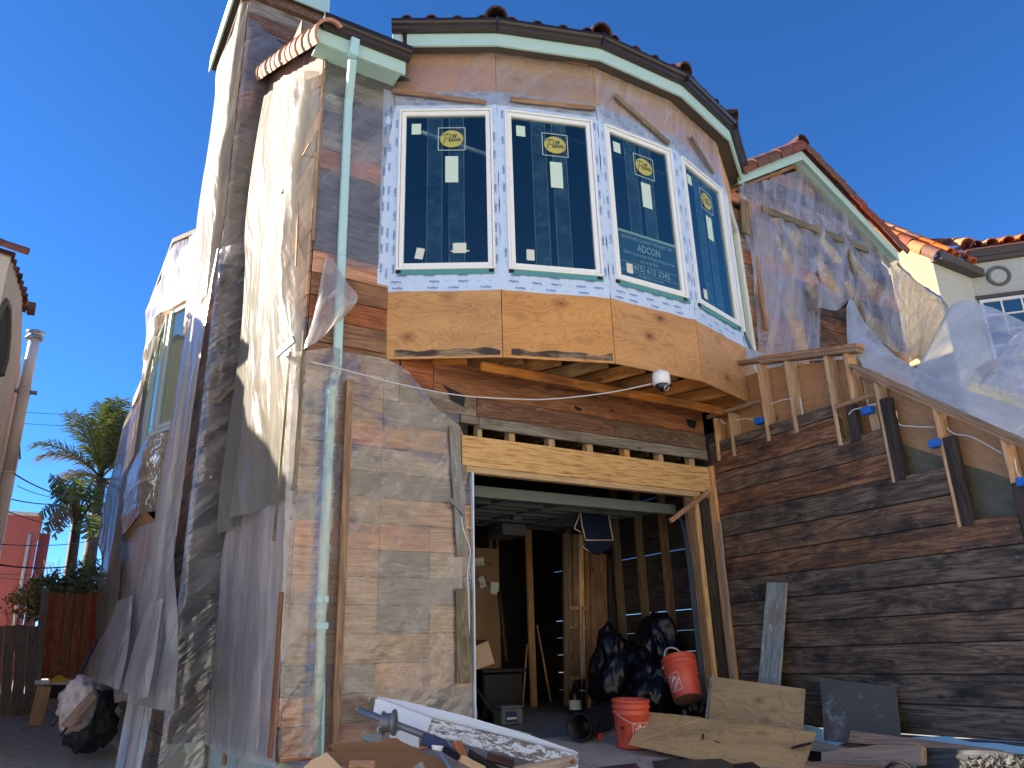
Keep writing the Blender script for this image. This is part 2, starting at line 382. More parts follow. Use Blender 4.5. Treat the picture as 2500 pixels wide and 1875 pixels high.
def stucco(name, col, bump=.6, scale=45, dirt=None):
    t = NT(name, .9, .15)
    n1 = t.noise(t.coord((1, 1, 1), False), 1.3, 6, .65); c = t.mix(t.ramp(n1, [(.3, 0.), (.8, .5)]), col, tuple(x * .72 for x in col))
    if dirt: c = t.mix(t.ramp(t.noise(t.coord((3, 3, .6), False), 1.8, 6, .7), [(.5, 0.), (.75, .8)]), c, dirt)
    h = t.math('ADD', t.noise(t.coord((1, 1, 1), False), scale, 3, .6), t.math('MULTIPLY', t.noise(t.coord((1, 1, 1), False), scale * .22, 3, .5), 1.4))
    return t.fin(c, t.bump(h, bump, .02))
def terracotta(name, c1, c2, c3):
    t = NT(name, .75, .25)
    n1 = t.noise(t.coord(), 5, 6, .7); c = t.mix(t.ramp(n1, [(.3, 0.), (.7, 1.)]), c1, c2)
    c = t.mix(t.ramp(t.noise(t.coord(), 13, 6, .75), [(.55, 0.), (.7, .8)]), c, c3)
    return t.fin(t.vary(c, .3, .015, .2), t.bump(t.noise(t.coord(), 40, 4, .6), .3, .004))

M_ = {}
M_['front_warm'] = wood('old plank warm', (.36, .175, .095), (.72, .45, .30), var=.25, stain=(.16, .10, .075), stain_amt=(.5, .75), white=(.5, .43, .36), white_amt=(.66, .85))
M_['front_slate'] = wood('old plank slate', (.085, .085, .11), (.22, .215, .25), var=.25, white=(.36, .36, .38), white_amt=(.68, .85))
M_['front_pale'] = wood('old plank whitewashed', (.22, .18, .155), (.52, .46, .41), var=.2, white=(.6, .58, .55), white_amt=(.5, .7), stain=(.09, .085, .09), stain_amt=(.5, .75))
M_['side_wood'] = wood('side plank', (.18, .11, .07), (.46, .30, .20), var=.25, stain=(.07, .065, .08), stain_amt=(.45, .7))
M_['dark_plank'] = wood('charred plank', (.075, .045, .028), (.29, .185, .115), var=.25, stain=(.026, .022, .020), stain_amt=(.46, .66), sat=.3, white=(.32, .29, .25), white_amt=(.57, .82), rough=.6, bump=.6)
M_['stud'] = wood('new stud', (.46, .27, .13), (.72, .48, .27), var=.14, rough=.7)
M_['stud_old'] = wood('old stud', (.13, .08, .045), (.28, .175, .10), var=.2)
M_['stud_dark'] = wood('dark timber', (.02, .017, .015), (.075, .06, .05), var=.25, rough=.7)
M_['batten'] = wood('wood batten', (.22, .13, .075), (.46, .30, .19), var=.2)
M_['batten_green'] = wood('treated batten', (.15, .12, .065), (.33, .28, .18), var=.15, stain=(.12, .10, .07))
M_['batten_grey'] = wood('painted grey batten', (.20, .22, .21), (.40, .42, .40), var=.1, stain=(.22, .17, .11), stain_amt=(.5, .65), white=(.55, .6, .6), white_amt=(.55, .7))
M_['red_board'] = wood('red brown board', (.18, .075, .036), (.42, .19, .09), var=.12, stain=(.10, .045, .025), stain_amt=(.5, .75), rough=.55)
M_['drip_board'] = wood('weathered brown board', (.10, .055, .038), (.23, .14, .10), var=.1, white=(.36, .31, .27), white_amt=(.55, .8), rough=.8)
M_['grey_board'] = wood('weathered grey board', (.17, .145, .12), (.38, .335, .29), var=.12, stain=(.12, .085, .06), stain_amt=(.52, .7), rough=.85)
M_['ply_new'] = ply('new plywood', (.55, .28, .095), (.28, .11, .032), knot=.05, stain=(.36, .17, .065), stain_amt=(.5, .8))
M_['ply_grey'] = ply('weathered plywood', (.42, .295, .15), (.22, .125, .05), stain=(.25, .185, .11), rough=.7)
M_['ply_covered'] = ply('pink plywood', (.66, .41, .24), (.46, .26, .14), var=.08)
M_['ply_green'] = ply('green stained plywood', (.15, .13, .075), (.08, .075, .045), stain=(.07, .075, .06), stain_amt=(.4, .65))
M_['ply_rail'] = ply('rail plywood', (.40, .21, .09), (.24, .11, .045), stain=(.14, .085, .05))
M_['film_front'] = plastic('clear film on wall', .15, (.76, .71, .72), 1.1, .19, .42, (1.3, 1.8, 3), .12, srot=(0, 0, R(-52)), sscale=(.4, 2.2, 2.2), samt=.24, sbump=.8)
M_['film_side'] = plastic('milky film', .28, (.80, .75, .71), .9, .18, .45, (1.5, 1.5, .6), .14, srot=(R(8), 0, 0), sscale=(2.2, 2.2, .3), samt=.28, dbump=.3)
M_['film_thick'] = plastic('thick milky film', .52, (.29, .265, .21), .35, .26, .4, (.8, .8, .5), .08, srot=(R(16), 0, 0), sscale=(1.5, 1.5, .3), samt=.22, sbump=1.5, dbump=.6)  # milky film copy for sunlit sheets, glare put into its opacity and tone
M_['film_clear'] = plastic('tight clear film', .12, (.72, .69, .68), 1.0, .2, .3, (1.5, 1.5, 1.5), .14, srot=(0, 0, R(-48)), sscale=(.5, 2.6, 2.6), samt=.22)
M_['film_chimney'] = plastic('stretched clear film', .10, (.70, .69, .70), 1.2, .17, .4, (1., 1., 1.), .12, srot=(0, R(42), 0), sscale=(.6, 3., 4.5), samt=.34, sbump=1.6)
M_['film_entry'] = plastic('draped clear film', .13, (.78, .79, .84), 1.0, .2, .3, (.8, .8, .8), .1, srot=(0, 0, R(18)), sscale=(3.4, .3, 3.4), samt=.36, sbump=1.2, dbump=.12)
M_['film_rail'] = plastic('white film over rail', .55, (.66, .72, .82), .8, .16, .7, (1., 1., 1.), .15, srot=(R(-40), 0, 0), sscale=(2.5, 3., .5), samt=.2, sbump=1.3, dbump=.35)
M_['mint'] = plain('mint paint', (.42, .61, .56), .55, nscale=5, namt=.12, dirt=(.26, .24, .19), dirt_amt=(.66, .74), dscale=7)
M_['spout'] = plain('pale blue enamel', (.42, .65, .68), .42, nscale=4, namt=.1, dirt=(.34, .4, .4), dirt_amt=(.62, .8))
M_['gutter'] = plain('dark brown metal', (.022, .015, .013), .35, .5, nscale=6, namt=.2, dirt=(.06, .05, .045), dirt_amt=(.62, .8))
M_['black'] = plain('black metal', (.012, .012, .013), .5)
M_['tile_bay'] = terracotta('dark clay tile', (.055, .022, .016), (.085, .035, .024), (.03, .022, .02))  # backlit shade is put into this clay colour
M_['tile_rake'] = terracotta('pink clay tile', (.46, .25, .18), (.38, .19, .13), (.20, .10, .075))
M_['tile_red'] = terracotta('red clay tile', (.15, .06, .04), (.22, .088, .056), (.09, .045, .036))
M_['tile_orange'] = terracotta('orange clay tile', (.44, .14, .055), (.55, .22, .10), (.22, .13, .09))
M_['vinyl'] = plain('white vinyl', (.80, .82, .80), .35, .45, namt=.04, bump=.02)
M_['glass'] = glass('window glass', .10, (.72, .80, .82))
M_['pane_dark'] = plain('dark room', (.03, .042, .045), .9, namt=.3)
M_['film_strip'] = plastic('protective strip', .035, (.30, .55, .62), .25, .1, .05, (1, 1, 1), 0.)
M_['label'] = plain('paper label', (.56, .70, .58), .6, namt=.04)
M_['label_w'] = plain('white label', (.62, .66, .58), .6, namt=.08)
M_['logo_y'] = plain('yellow print', (.46, .42, .11), .6, namt=.04)
M_['logo_line'] = plain('pale print', (.55, .65, .55), .6, namt=.02)
M_['logo_d'] = plain('dark print', (.02, .06, .09), .6, namt=.02)
M_['sign_blue'] = plain('sign blue', (.045, .13, .19), .5, namt=.05)
M_['sign_white'] = plain('sign lettering', (.62, .74, .74), .5, namt=.02)
M_['tape'] = plain('white flashing tape', (.52, .66, .86), .45, .4, nscale=3, namt=.1, bump=.5, bscale=9., dist=.01)
M_['tape_ink'] = plain('blue ink', (.06, .15, .42), .6, namt=.05)
M_['teal'] = plain('teal membrane', (.08, .30, .33), .5)
M_['blue_box'] = plain('blue plastic', (.01, .13, .55), .4, .4)
M_['wire_w'] = plain('white cable', (.62, .64, .64), .5)
M_['wire_k'] = plain('black cable', (.015, .015, .017), .6)
M_['cam_w'] = plain('white plastic', (.78, .80, .80), .35, .4, namt=.03)
M_['lens'] = plain('black gloss', (.008, .008, .009), .1, .6, namt=.05)
M_['stucco_cream'] = stucco('cream stucco', (.40, .325, .18))
M_['stucco_white'] = stucco('off white stucco', (.56, .57, .50))
M_['stucco_grey'] = stucco('grey beige stucco', (.62, .56, .47), 1., 30, dirt=(.36, .32, .27))
M_['stucco_pink'] = stucco('pink stucco', (.40, .115, .095), .3)
M_['concrete_green'] = stucco('green painted concrete', (.46, .50, .42), .35, 22, dirt=(.2, .2, .17))
M_['pipe_beige'] = plain('beige painted pipe', (.56, .49, .40), .5, namt=.1)
M_['pipe_white'] = plain('galvanised flue', (.62, .62, .60), .4, .4, namt=.1)
M_['metal'] = plain('galvanised metal', (.42, .44, .46), .35, .5, .8, nscale=20, namt=.2)
M_['metal_dull'] = plain('dull steel', (.20, .21, .23), .5, .4, .5)
M_['medallion'] = stucco('grey cast medallion', (.17, .18, .17), .3, 30)
M_['trim_dark'] = plain('brown painted trim', (.10, .09, .075), .6, dirt=(.05, .045, .04))
M_['fence_red'] = wood('redwood fence', (.24, .07, .03), (.50, .17, .07), var=.2)
M_['fence_grey'] = wood('weathered fence', (.15, .125, .10), (.34, .28, .22), var=.2)
M_['red_bucket'] = plain('red orange plastic', (.60, .085, .045), .38, .4, nscale=4, namt=.12, dirt=(.42, .22, .17), dirt_amt=(.66, .8), dscale=6)
M_['print_w'] = plain('white print', (.75, .72, .70), .5, namt=.05)
M_['print_k'] = plain('black print', (.03, .02, .02), .6, namt=.05)
t = NT('black bag', .24, .25)
M_['bag'] = t.fin((.006, .006, .008), t.bump(t.math('ABSOLUTE', t.math('SUBTRACT', t.noise(t.coord((1, 1, 1)), 3.2, 2, .5, .8), .5)), .55, .05))
M_['black_plastic'] = plain('black plastic', (.012, .012, .014), .35, .4)
M_['roll'] = plain('black corrugated roll', (.010, .011, .014), .4, .4, bump=.6, bscale=25)
M_['cardboard'] = plain('cardboard', (.26, .16, .09), .85, .1, namt=.1)
M_['cardboard_dark'] = plain('old cardboard', (.20, .115, .065), .85, .1, namt=.15)
M_['cardboard_pale'] = plain('pale cardboard', (.55, .40, .27), .85, .1, namt=.1)
M_['navy'] = plain('navy cloth', (.012, .016, .040), .9, .1, bump=.4, bscale=200)
M_['piping'] = plain('cream piping', (.55, .46, .34), .8, .1)
M_['white_peel'] = plain('peeling white panel', (.66, .74, .86), .45, .35, nscale=4, namt=.06, dirt=(.46, .52, .60), dirt_amt=(.58, .72))
t = NT('flaking white paint', .6)
_f = t.ramp(t.noise(t.coord((2.2, 6, 6)), 4.5, 9, .78, .5), [(.47, 0.), (.52, 1.)])
M_['flaking'] = t.fin(t.mix(_f, (.17, .15, .125), (.68, .75, .82)), t.bump(_f, .4, .004))
M_['slab_grey'] = plain('grey cement board', (.115, .11, .095), .8, .2, namt=.2, dirt=(.40, .40, .39), dirt_amt=(.54, .74), dscale=4.5, bump=.4)
M_['foam'] = plain('pale blue foam', (.30, .55, .72), .7, .2, namt=.1)
M_['concrete'] = stucco('concrete ground', (.46, .40, .33), .4, 18, dirt=(.11, .10, .095))
M_['concrete_floor'] = stucco('garage floor', (.20, .205, .21), .25, 14, dirt=(.12, .12, .12))
M_['concrete_pink'] = stucco('pink tinted concrete', (.30, .17, .15), .3, 18, dirt=(.18, .12, .11))
M_['bag_white'] = plain('white plastic bag', (.50, .42, .38), .35, .4, namt=.1, bump=1., bscale=7, dist=.04)
M_['tarp_dark'] = plain('dark tarp', (.03, .032, .035), .4, .4, bump=1., bscale=6, dist=.04)
M_['yellow'] = plain('yellow cloth', (.75, .45, .04), .6)
M_['red'] = plain('red plastic', (.5, .03, .03), .5)
M_['grey_bucket'] = plain('grey bucket plastic', (.16, .18, .19), .4)
M_['navy_label'] = plain('navy label', (.03, .05, .14), .5)
M_['door_panel'] = plain('grey steel door panel', (.22, .235, .24), .5, .4, nscale=3, namt=.15, dirt=(.10, .10, .10))
M_['door_rail'] = plain('green grey door rail', (.13, .16, .155), .5, .4, dirt=(.06, .065, .065))
M_['rope'] = plain('rope', (.55, .50, .45), .8)
M_['paint_pole'] = plain('yellow pole', (.42, .28, .05), .5)
def leafmat(name, c1, c2):
    t = NT(name, .45, .4); c = t.mix(t.noise(t.coord((1, 1, 1)), 3, 3), c1, c2)
    tl = t.new('ShaderNodeBsdfTranslucent'); t.put(tl.inputs[0], t.mix(.5, c, (.25, .30, .03)))
    t.put(t.b.inputs['Base Color'], c); mx = t.new('ShaderNodeMixShader'); mx.inputs[0].default_value = .16
    t.l.new(t.b.outputs[0], mx.inputs[1]); t.l.new(tl.outputs[0], mx.inputs[2]); t.l.new(mx.outputs[0], t.out.inputs['Surface']); return t.m
M_['frond'] = leafmat('palm frond', (.03, .05, .014), (.075, .085, .026))
M_['frond_dry'] = leafmat('dry frond', (.14, .10, .055), (.22, .17, .10))
M_['banana'] = leafmat('broad leaf', (.05, .09, .022), (.10, .15, .04))
M_['hedge'] = leafmat('hedge leaf', (.06, .10, .025), (.14, .18, .06))
M_['bark'] = wood('palm bark', (.05, .035, .025), (.16, .12, .085), var=.1, gx=3)
M_['twig'] = plain('dry twig', (.18, .12, .07), .8)
t = NT('strand lumber', .7, .25)
_v = t.new('ShaderNodeTexVoronoi'); t.l.new(t.coord((1.6, 22, 22)), _v.inputs['Vector']); _v.inputs['Scale'].default_value = 2.6
_h = t.math('ADD', t.noise(t.coord((1.8, 30, 30)), 2.2, 5, .7, .9), t.math('MULTIPLY', _v.outputs[0], .35))
M_['osb'] = t.fin(t.ramp(_h, [(.38, (.07, .03, .012)), (.52, (.40, .215, .08)), (.72, (.66, .42, .18))]), t.bump(_h, .7, .006))
M_['ply_edge'] = wood('rotted strip', (.15, .10, .06), (.42, .31, .19), var=.1, stain=(.05, .04, .035), stain_amt=(.48, .6), knots=False)
M_['stud_joist'] = wood('bay joist', (.32, .155, .055), (.58, .32, .13), var=.15, stain=(.13, .07, .035))
M_['glass_mirror'] = glass('reflecting glass', .2, (.75, .80, .80))
M_['vinyl_grey'] = plain('grey painted frame', (.36, .42, .40), .5, namt=.1)
M_['blind'] = plain('cream blind', (.62, .54, .40), .8, namt=.06)
M_['wire_blue'] = plain('blue black cable', (.05, .09, .15), .45)
M_['batten_red'] = wood('red brown batten', (.14, .06, .03), (.30, .15, .085), var=.1)
M_['foil'] = plain('grey faced board', (.30, .36, .42), .3, .5)  # pale blue grey stands in for sky reflected on the board
M_['leaf_gold'] = leafmat('golden leaf', (.35, .20, .05), (.5, .32, .10))
M_['batten_pale'] = wood('pale board', (.30, .20, .135), (.52, .39, .28), var=.12, stain=(.24, .19, .15))
M_['grey_dark'] = wood('dark wet plank', (.030, .032, .036), (.10, .10, .105), var=.15, rough=.45)
M_['red_dark'] = wood('dark red plank', (.05, .022, .018), (.12, .055, .04), var=.1)
M_['rubble'] = plain('plaster rubble', (.11, .105, .10), .9, .1, nscale=12, namt=.4, dirt=(.08, .075, .07), dirt_amt=(.45, .6), dscale=6)
M_['stucco_pale'] = stucco('pale stucco', (.80, .74, .64))
M_['stucco_tan'] = stucco('light tan stucco', (.66, .58, .47))
M_['asphalt'] = stucco('asphalt', (.06, .06, .062), .3, 40)
M_['pavement'] = stucco('pale pavement', (.38, .36, .33), .3, 20)
M_['chimney_wood'] = wood('chimney plank', (.07, .055, .05), (.20, .16, .14), var=.35, stain=(.045, .045, .06), stain_amt=(.45, .7), sat=.4)
# ------------------------------------------------------------------ the setting: ground
def struct(name, verts, faces, m): return tag(mk(name, verts, faces, m), kind='structure')
g = []
# one sheet to the horizon
struct('ground', [(-400, -400, -1.3), (400, -400, -1.3), (400, 400, -1.3), (-400, 400, -1.3)], [(0, 1, 2, 3)], M_['concrete'])
def grid_sheet(name, x0, x1, y0, y1, nx, ny, fz, m):
    vs_ = [(x0 + (x1 - x0) * i / nx, y0 + (y1 - y0) * j / ny, fz(x0 + (x1 - x0) * i / nx, y0 + (y1 - y0) * j / ny)) for i in range(nx + 1) for j in range(ny + 1)]
    fs = [(i * (ny + 1) + j, (i + 1) * (ny + 1) + j, (i + 1) * (ny + 1) + j + 1, i * (ny + 1) + j + 1) for i in range(nx) for j in range(ny)]
    o = struct(name, vs_, fs, m)
    for f in o.data.polygons: f.use_smooth = True
    return o
drive_z = lambda y: -.08 * max(0, 6.1 - y) - .0115 * max(0, 6.1 - y) ** 2
grid_sheet('driveway', 1.78, 6.44, -1.4, 6.3, 12, 40, lambda x, y: drive_z(y) + .006 * nz(x * 2, y * 2), M_['concrete'])
grid_sheet('garage_floor', 1.9, 6.42, 6.2, 12.2, 10, 14, lambda x, y: .004 + .02 * (y - 6.2), M_['concrete_floor'])
alley_z = lambda y: -.44 + .037 * (y - 11.1)
grid_sheet('alley_path', -.95, 1.76, 2, 19.2, 10, 40, lambda x, y: alley_z(y) + .006 * nz(x * 2, y), M_['concrete'])
grid_sheet('pink_path', -.9, .12, 6, 10.6, 4, 8, lambda x, y: alley_z(y) + .012, M_['concrete_pink'])

# ------------------------------------------------------------------ the house
H = thing('house', 'two storey house stripped for repair with curved bay of new windows above open garage', 'house', (1.75, 6.2, 0))
YF = 6.2
NF = V((0, -1, 0)); NL = V((-1, 0, 0))
fw = node('front_wall', H, (1.75, 6.2, 0))
rows = [0, .23, .44, .66, .885, 1.11, 1.335, 1.555]
while rows[-1] < 6.3: rows.append(rows[-1] + .222)
def plank(parent, A, B, w, n, m, t=.022, name='plank'):
    return stick(name, A, B, w - .007, t * random.uniform(.8, 1.15), n, m, parent, off=0, bev=.003)
for k in range(len(rows) - 1):
    a, b = rows[k], rows[k + 1]; zc = (a + b) / 2
    x1 = 3.35 if zc < 2.3 else 3.24 if zc < 2.86 else 2.62 if zc < 3.25 else 2.485
    top = 6.25
    if zc > top: continue
    cuts = [1.75] + sorted(random.sample([2.02, 2.47, 2.94], 2 if x1 > 3 else 1)) + [x1]
    cuts = [c for c in cuts if c <= x1]
    for i in range(len(cuts) - 1):
        if cuts[i + 1] - cuts[i] < .05: continue
        r_ = random.random()
        if zc < 3.2: m = 'front_warm' if r_ < .62 else 'front_slate' if r_ < .86 else 'front_pale'
        elif zc < 4.05: m = 'red_board' if r_ < .8 else 'grey_board'
        else: m = 'front_slate' if r_ < .55 else 'front_pale' if r_ < .9 else 'front_warm'
        plank(fw, (cuts[i] + .003, YF, zc), (cuts[i + 1] - .003, YF, zc), b - a, NF, M_[m])
box('sheathing_backing', (1.79, YF + .005, 0), (2.6, YF + .09, 6.4), M_['stud_dark'], fw)
box('sheathing_backing', (2.6, YF + .005, 0), (3.34, YF + .09, 2.84), M_['stud_dark'], fw)
# boards between bay and garage header
hb = node('garage_header', H, (3.3, 6.2, 2.3))
def hboard(poly, m, t=.024, name='board', off=.002): return prism(name, [aty(p, YF) for p in poly], NF, t, M_[m], hb, off, .003, x=(1, 0, 0))
def zbox(x0, x1, a, b, m, t=.03, off=.0, name='board'): return prism(name, [(x0, YF, a), (x1, YF, a), (x1, YF, b), (x0, YF, b)], NF, t, M_[m], hb, off, .003, x=(1, 0, 0))
zbox(2.63, 2.96, 3.06, 3.6, 'red_board'); zbox(2.965, 4.90, 3.055, 3.6, 'red_board', .028); zbox(4.906, 6.44, 3.05, 3.6, 'red_board', .026)
zbox(2.63, 3.42, 2.86, 3.05, 'grey_board', .024); zbox(3.425, 5.1, 2.86, 3.05, 'drip_board', .03); zbox(5.105, 6.44, 2.865, 3.045, 'drip_board', .028)
zbox(3.25, 3.44, 2.78, 2.855, 'grey_board', .03); zbox(3.445, 6.44, 2.745, 2.855, 'grey_board', .036)
zbox(3.25, 6.42, 2.36, 2.65, 'osb' if 'osb' in M_ else 'ply_new', .05, name='header_beam')
zbox(3.30, 6.25, 2.30, 2.357, 'stud', .075, -.03, name='header_plate')
for x0, x1 in [(3.45, 3.50), (3.80, 3.87), (4.27, 4.345), (4.75, 4.825), (5.245, 5.32), (5.73, 5.80), (6.2, 6.27)]:
    box('cripple_stud', (x0, YF + .01, 2.651), (x1, YF + .10, 2.80), M_['stud'], hb)
box('top_plate', (3.3, YF + .02, 2.80), (6.44, YF + .12, 2.86), M_['stud_old'], hb)
hboard([z4(500, 865), z4(625, 925), z4(615, 985), z4(545, 950), z4(530, 905)], 'black', .004, 'torn_felt', .034)
hboard([z4(1210, 978), z4(1257, 1000), z4(1240, 1008), z4(1214, 997)], 'black', .003, 'torn_felt', .036)
hboard([z4(1812, 1050), z4(1870, 1060), z4(1862, 1105), z4(1825, 1090)], 'black', .003, 'torn_felt', .036)
# ------------------------------------------------------------------ bay
C = [V((x, y, 0)) for x, y in [(2.487, 6.2), (3.417, 5.657), (4.449, 5.307), (5.57, 5.30), (6.62, 5.60), (7.5, 6.2)]]
FACE = []
for i in range(5):
    e = (C[i + 1] - C[i]); L = e.length; e = e / L; n = V((e.y, -e.x, 0)); FACE.append((C[i], e, n, L))
def onf(i, u, z, d=0.): o, e, n, L = FACE[i]; return o + e * u + n * d + V((0, 0, z))
def foff(d):
    out = []
    for k in range(6):
        if k == 0: o, e, n, L = FACE[0]; out.append(o + n * d)
        elif k == 5: o, e, n, L = FACE[4]; out.append(C[5] + n * d)
        else:
            (a, e, n, _), (b, g_, m, _2) = FACE[k - 1], FACE[k]
            s = (n + m); out.append(C[k] + s * (d / (1 + n.dot(m))))
    return out
bay = node('bay', H, (5, 5.3, 3.28))
ZB, ZT = 3.28, 4.02; WINS = []
for i in range(5):
    o, e, n, L = FACE[i]
    prism('plywood_panel', [onf(i, .002, ZB), onf(i, L - .002, ZB), onf(i, L - .002, ZT), onf(i, .002, ZT)], n, .016, M_['ply_new'], bay, 0, .002, x=e)
    if i in (0, 1):
        u_ = [.08 + (L - .1) * k / 14 for k in range(15)]
        prism('weathered_strip', [onf(i, u, ZB + .022 + .012 * abs(nz(u * 7, i))) for u in u_] + [onf(i, u, ZB + .085 + .045 * nz(u * 5, i + 3)) for u in reversed(u_)], n, .002, M_['ply_edge'], bay, .0162, 0, x=e)
    prism('upper_plywood', [onf(i, .002, 6.14), onf(i, L - .002, 6.14), onf(i, L - .002, 6.9), onf(i, .002, 6.9)], n, .014, M_['ply_covered'], bay, 0, .002, x=e)
    # window
    w = node('window', H, onf(i, .55, 4.18)); WINS.append(w)
    u0, u1, a, b = .075, min(L - .03, 1.03), 4.185, 6.045
    def bar(u_0, u_1, z_0, z_1, d0, d1, nm='frame'): return prism(nm, [onf(i, u_0, z_0), onf(i, u_1, z_0), onf(i, u_1, z_1), onf(i, u_0, z_1)], n, d1 - d0, M_['vinyl'], w, d0, .003, x=e)
    f = .022
    bar(u0, u0 + f, a, b, -.03, .05); bar(u1 - f, u1, a, b, -.03, .05); bar(u0 + f, u1 - f, b - f, b, -.03, .05); bar(u0 + f, u1 - f, a, a + f, -.03, .05)
    g0, g1, ga, gb = u0 + f + .004, u1 - f - .004, a + f + .004, b - f - .006; s = .045
    bar(g0, g0 + s, ga, gb, -.02, .036, 'sash'); bar(g1 - s, g1, ga, gb, -.02, .036, 'sash'); bar(g0 + s, g1 - s, gb - s, gb, -.02, .036, 'sash'); bar(g0 + s, g1 - s, ga, ga + s, -.02, .036, 'sash')
    prism('pane', [onf(i, g0 + s, ga + s), onf(i, g1 - s, ga + s), onf(i, g1 - s, gb - s), onf(i, g0 + s, gb - s)], n, None, M_['glass'], w, .010, 0, x=e)
    uc = (g0 + g1) / 2
    for (ua, ub) in [(-.19, -.04), (.03, .18)]:
        prism('protective_strip', [onf(i, uc + ua, ga + s), onf(i, uc + ub, ga + s), onf(i, uc + ub, gb - s), onf(i, uc + ua, gb - s)], n, .001, M_['film_strip'], w, -.004, 0, x=e)
        for ue in (ua, ub):
            prism('strip_edge', [onf(i, uc + ue - .0015, ga + s), onf(i, uc + ue + .0015, ga + s), onf(i, uc + ue + .0015, gb - s), onf(i, uc + ue - .0015, gb - s)], n, .001, M_['logo_line'], w, -.002, 0, x=e)
    def lab(u_0, u_1, z_0, z_1, m, nm='label', d=.0135, rot=0.):
        c = onf(i, (u_0 + u_1) / 2, (z_0 + z_1) / 2); q = Matrix.Rotation(rot, 3, n)
        return prism(nm, [c + q @ (onf(i, uu, zz) - c) for uu, zz in ((u_0, z_0), (u_1, z_0), (u_1, z_1), (u_0, z_1))], n, .0008, M_[m], w, d, 0, x=e)
    if i < 4:
        FM = frame(onf(i, .61, 5.69, .0145), e, n)           # the round yellow sticker in a square line
        for (x0, y0, x1, y1) in [(-.14, -.14, .14, -.133), (-.14, .133, .14, .14), (-.14, -.133, -.133, .133), (.133, -.133, .14, .133)]:
            mk('logo_square', [FM @ V(p) for p in ((x0, y0, 0), (x1, y0, 0), (x1, y1, 0), (x0, y1, 0))], [(0, 1, 2, 3)], M_['logo_line'], w, FM)
        ring = [FM @ V((.118 * math.cos(k * math.pi / 16), .104 * math.sin(k * math.pi / 16), 0)) for k in range(32)]
        mk('logo_disc', ring, [tuple(range(32))], M_['logo_y'], w, FM)
        # handwritten logo
        S_ = [[(-.085, -.055), (-.07, 0), (-.052, .05), (-.03, .058), (-.008, .045), (-.015, .018), (-.04, .002), (-.062, .0)],
              [(-.094, .038), (-.075, .055), (-.05, .062), (-.03, .058)],
              [(-.034, -.028), (-.012, -.018), (-.004, -.006), (-.016, .0), (-.026, -.018), (-.016, -.034), (.0, -.026), (.012, .0), (.026, .045), (.019, .05), (.012, .01), (.012, -.028), (.024, -.022),
               (.034, .0), (.048, .045), (.042, .05), (.034, .01), (.035, -.026), (.046, -.02), (.06, .002), (.076, .006), (.062, .002), (.058, -.018), (.068, -.026), (.08, -.006), (.084, .004), (.08, -.018), (.09, -.024), (.1, -.01)]]
        vs_, fs = [], []
        for st in S_:
            sp = spline([(x, y, 0) for x, y in st], len(st) * 5)
            for k in range(len(sp) - 1):
                d = sp[k + 1] - sp[k]
                if d.length < 1e-6: continue
                q = V((-d.y, d.x, 0)).normalized() * .0042; b_ = len(vs_); d = d.normalized() * .002
                vs_ += [FM @ (p + V((0, 0, .0008))) for p in (sp[k] - q - d, sp[k + 1] - q + d, sp[k + 1] + q + d, sp[k] + q - d)]; fs.append((b_, b_ + 1, b_ + 2, b_ + 3))
        mk('logo_lettering', vs_, fs, M_['logo_d'], w, FM)
        lab(.545, .675, 5.17, 5.48, 'label'); lab(.2, .295, 5.75, 5.88, 'label')
        if i != 2: lab(.26, .34, 4.31, 4.43, 'label_w', rot=-.2 if i == 0 else 0)
    if i == 0: lab(.62, .75, 4.37, 4.48, 'label_w'); lab(.6, .78, 4.385, 4.40, 'label_w', d=.0129)
    # black shims under the frame
    for u in (u0 + .025, u1 - .04): prism('shim', [onf(i, u - .025, a - .035), onf(i, u + .025, a - .035), onf(i, u + .025, a - .002), onf(i, u - .025, a - .002)], n, .02, M_['black'], w, .018, .002, x=e)
# the sign in the third window
o, e, n, L = FACE[2]
sg = WINS[2]
SM = frame(onf(2, .575, 4.55, .0035), e, n)
def rect(nm, x0, x1, y0, y1, m, par, FM, dz=0.): return mk(nm, [FM @ V(p) for p in ((x0, y0, dz), (x1, y0, dz), (x1, y1, dz), (x0, y1, dz))], [(0, 1, 2, 3)], M_[m], par, FM)
rect('sign_board', -.40, .385, -.27, .26, 'sign_blue', sg, SM); rect('sign_edge', -.40, .385, .235, .265, 'label', sg, SM, .0006)
for y in (-.105, -.205): rect('sign_rule', -.39, .37, y - .002, y + .002, 'sign_white', sg, SM, .0006)
lettering('sign_lettering', [('ANOTHER QUALITY PROJECT BY:', .70, .04, T2(-.01, .185)), ('ADCON', .31, .085, T2(.0, .09), 0, .012), ('Adib Construction & Engineering Services', .70, .036, T2(-.0, .008)),
    ('LIC # 837584', .24, .032, T2(-.01, -.06)), ('(415) 615 2342', .52, .065, T2(.0, -.155), 0, .01), ('info@adconinc.com', .34, .03, T2(-.01, -.235))], M_['sign_white'], sg, SM @ Matrix.Translation((0, 0, .0008)))
lab_ = prism('label', [onf(2, .24, 4.31), onf(2, .32, 4.31), onf(2, .32, 4.42), onf(2, .24, 4.42)], n, .0008, M_['label_w'], sg, .0135, 0, x=e)
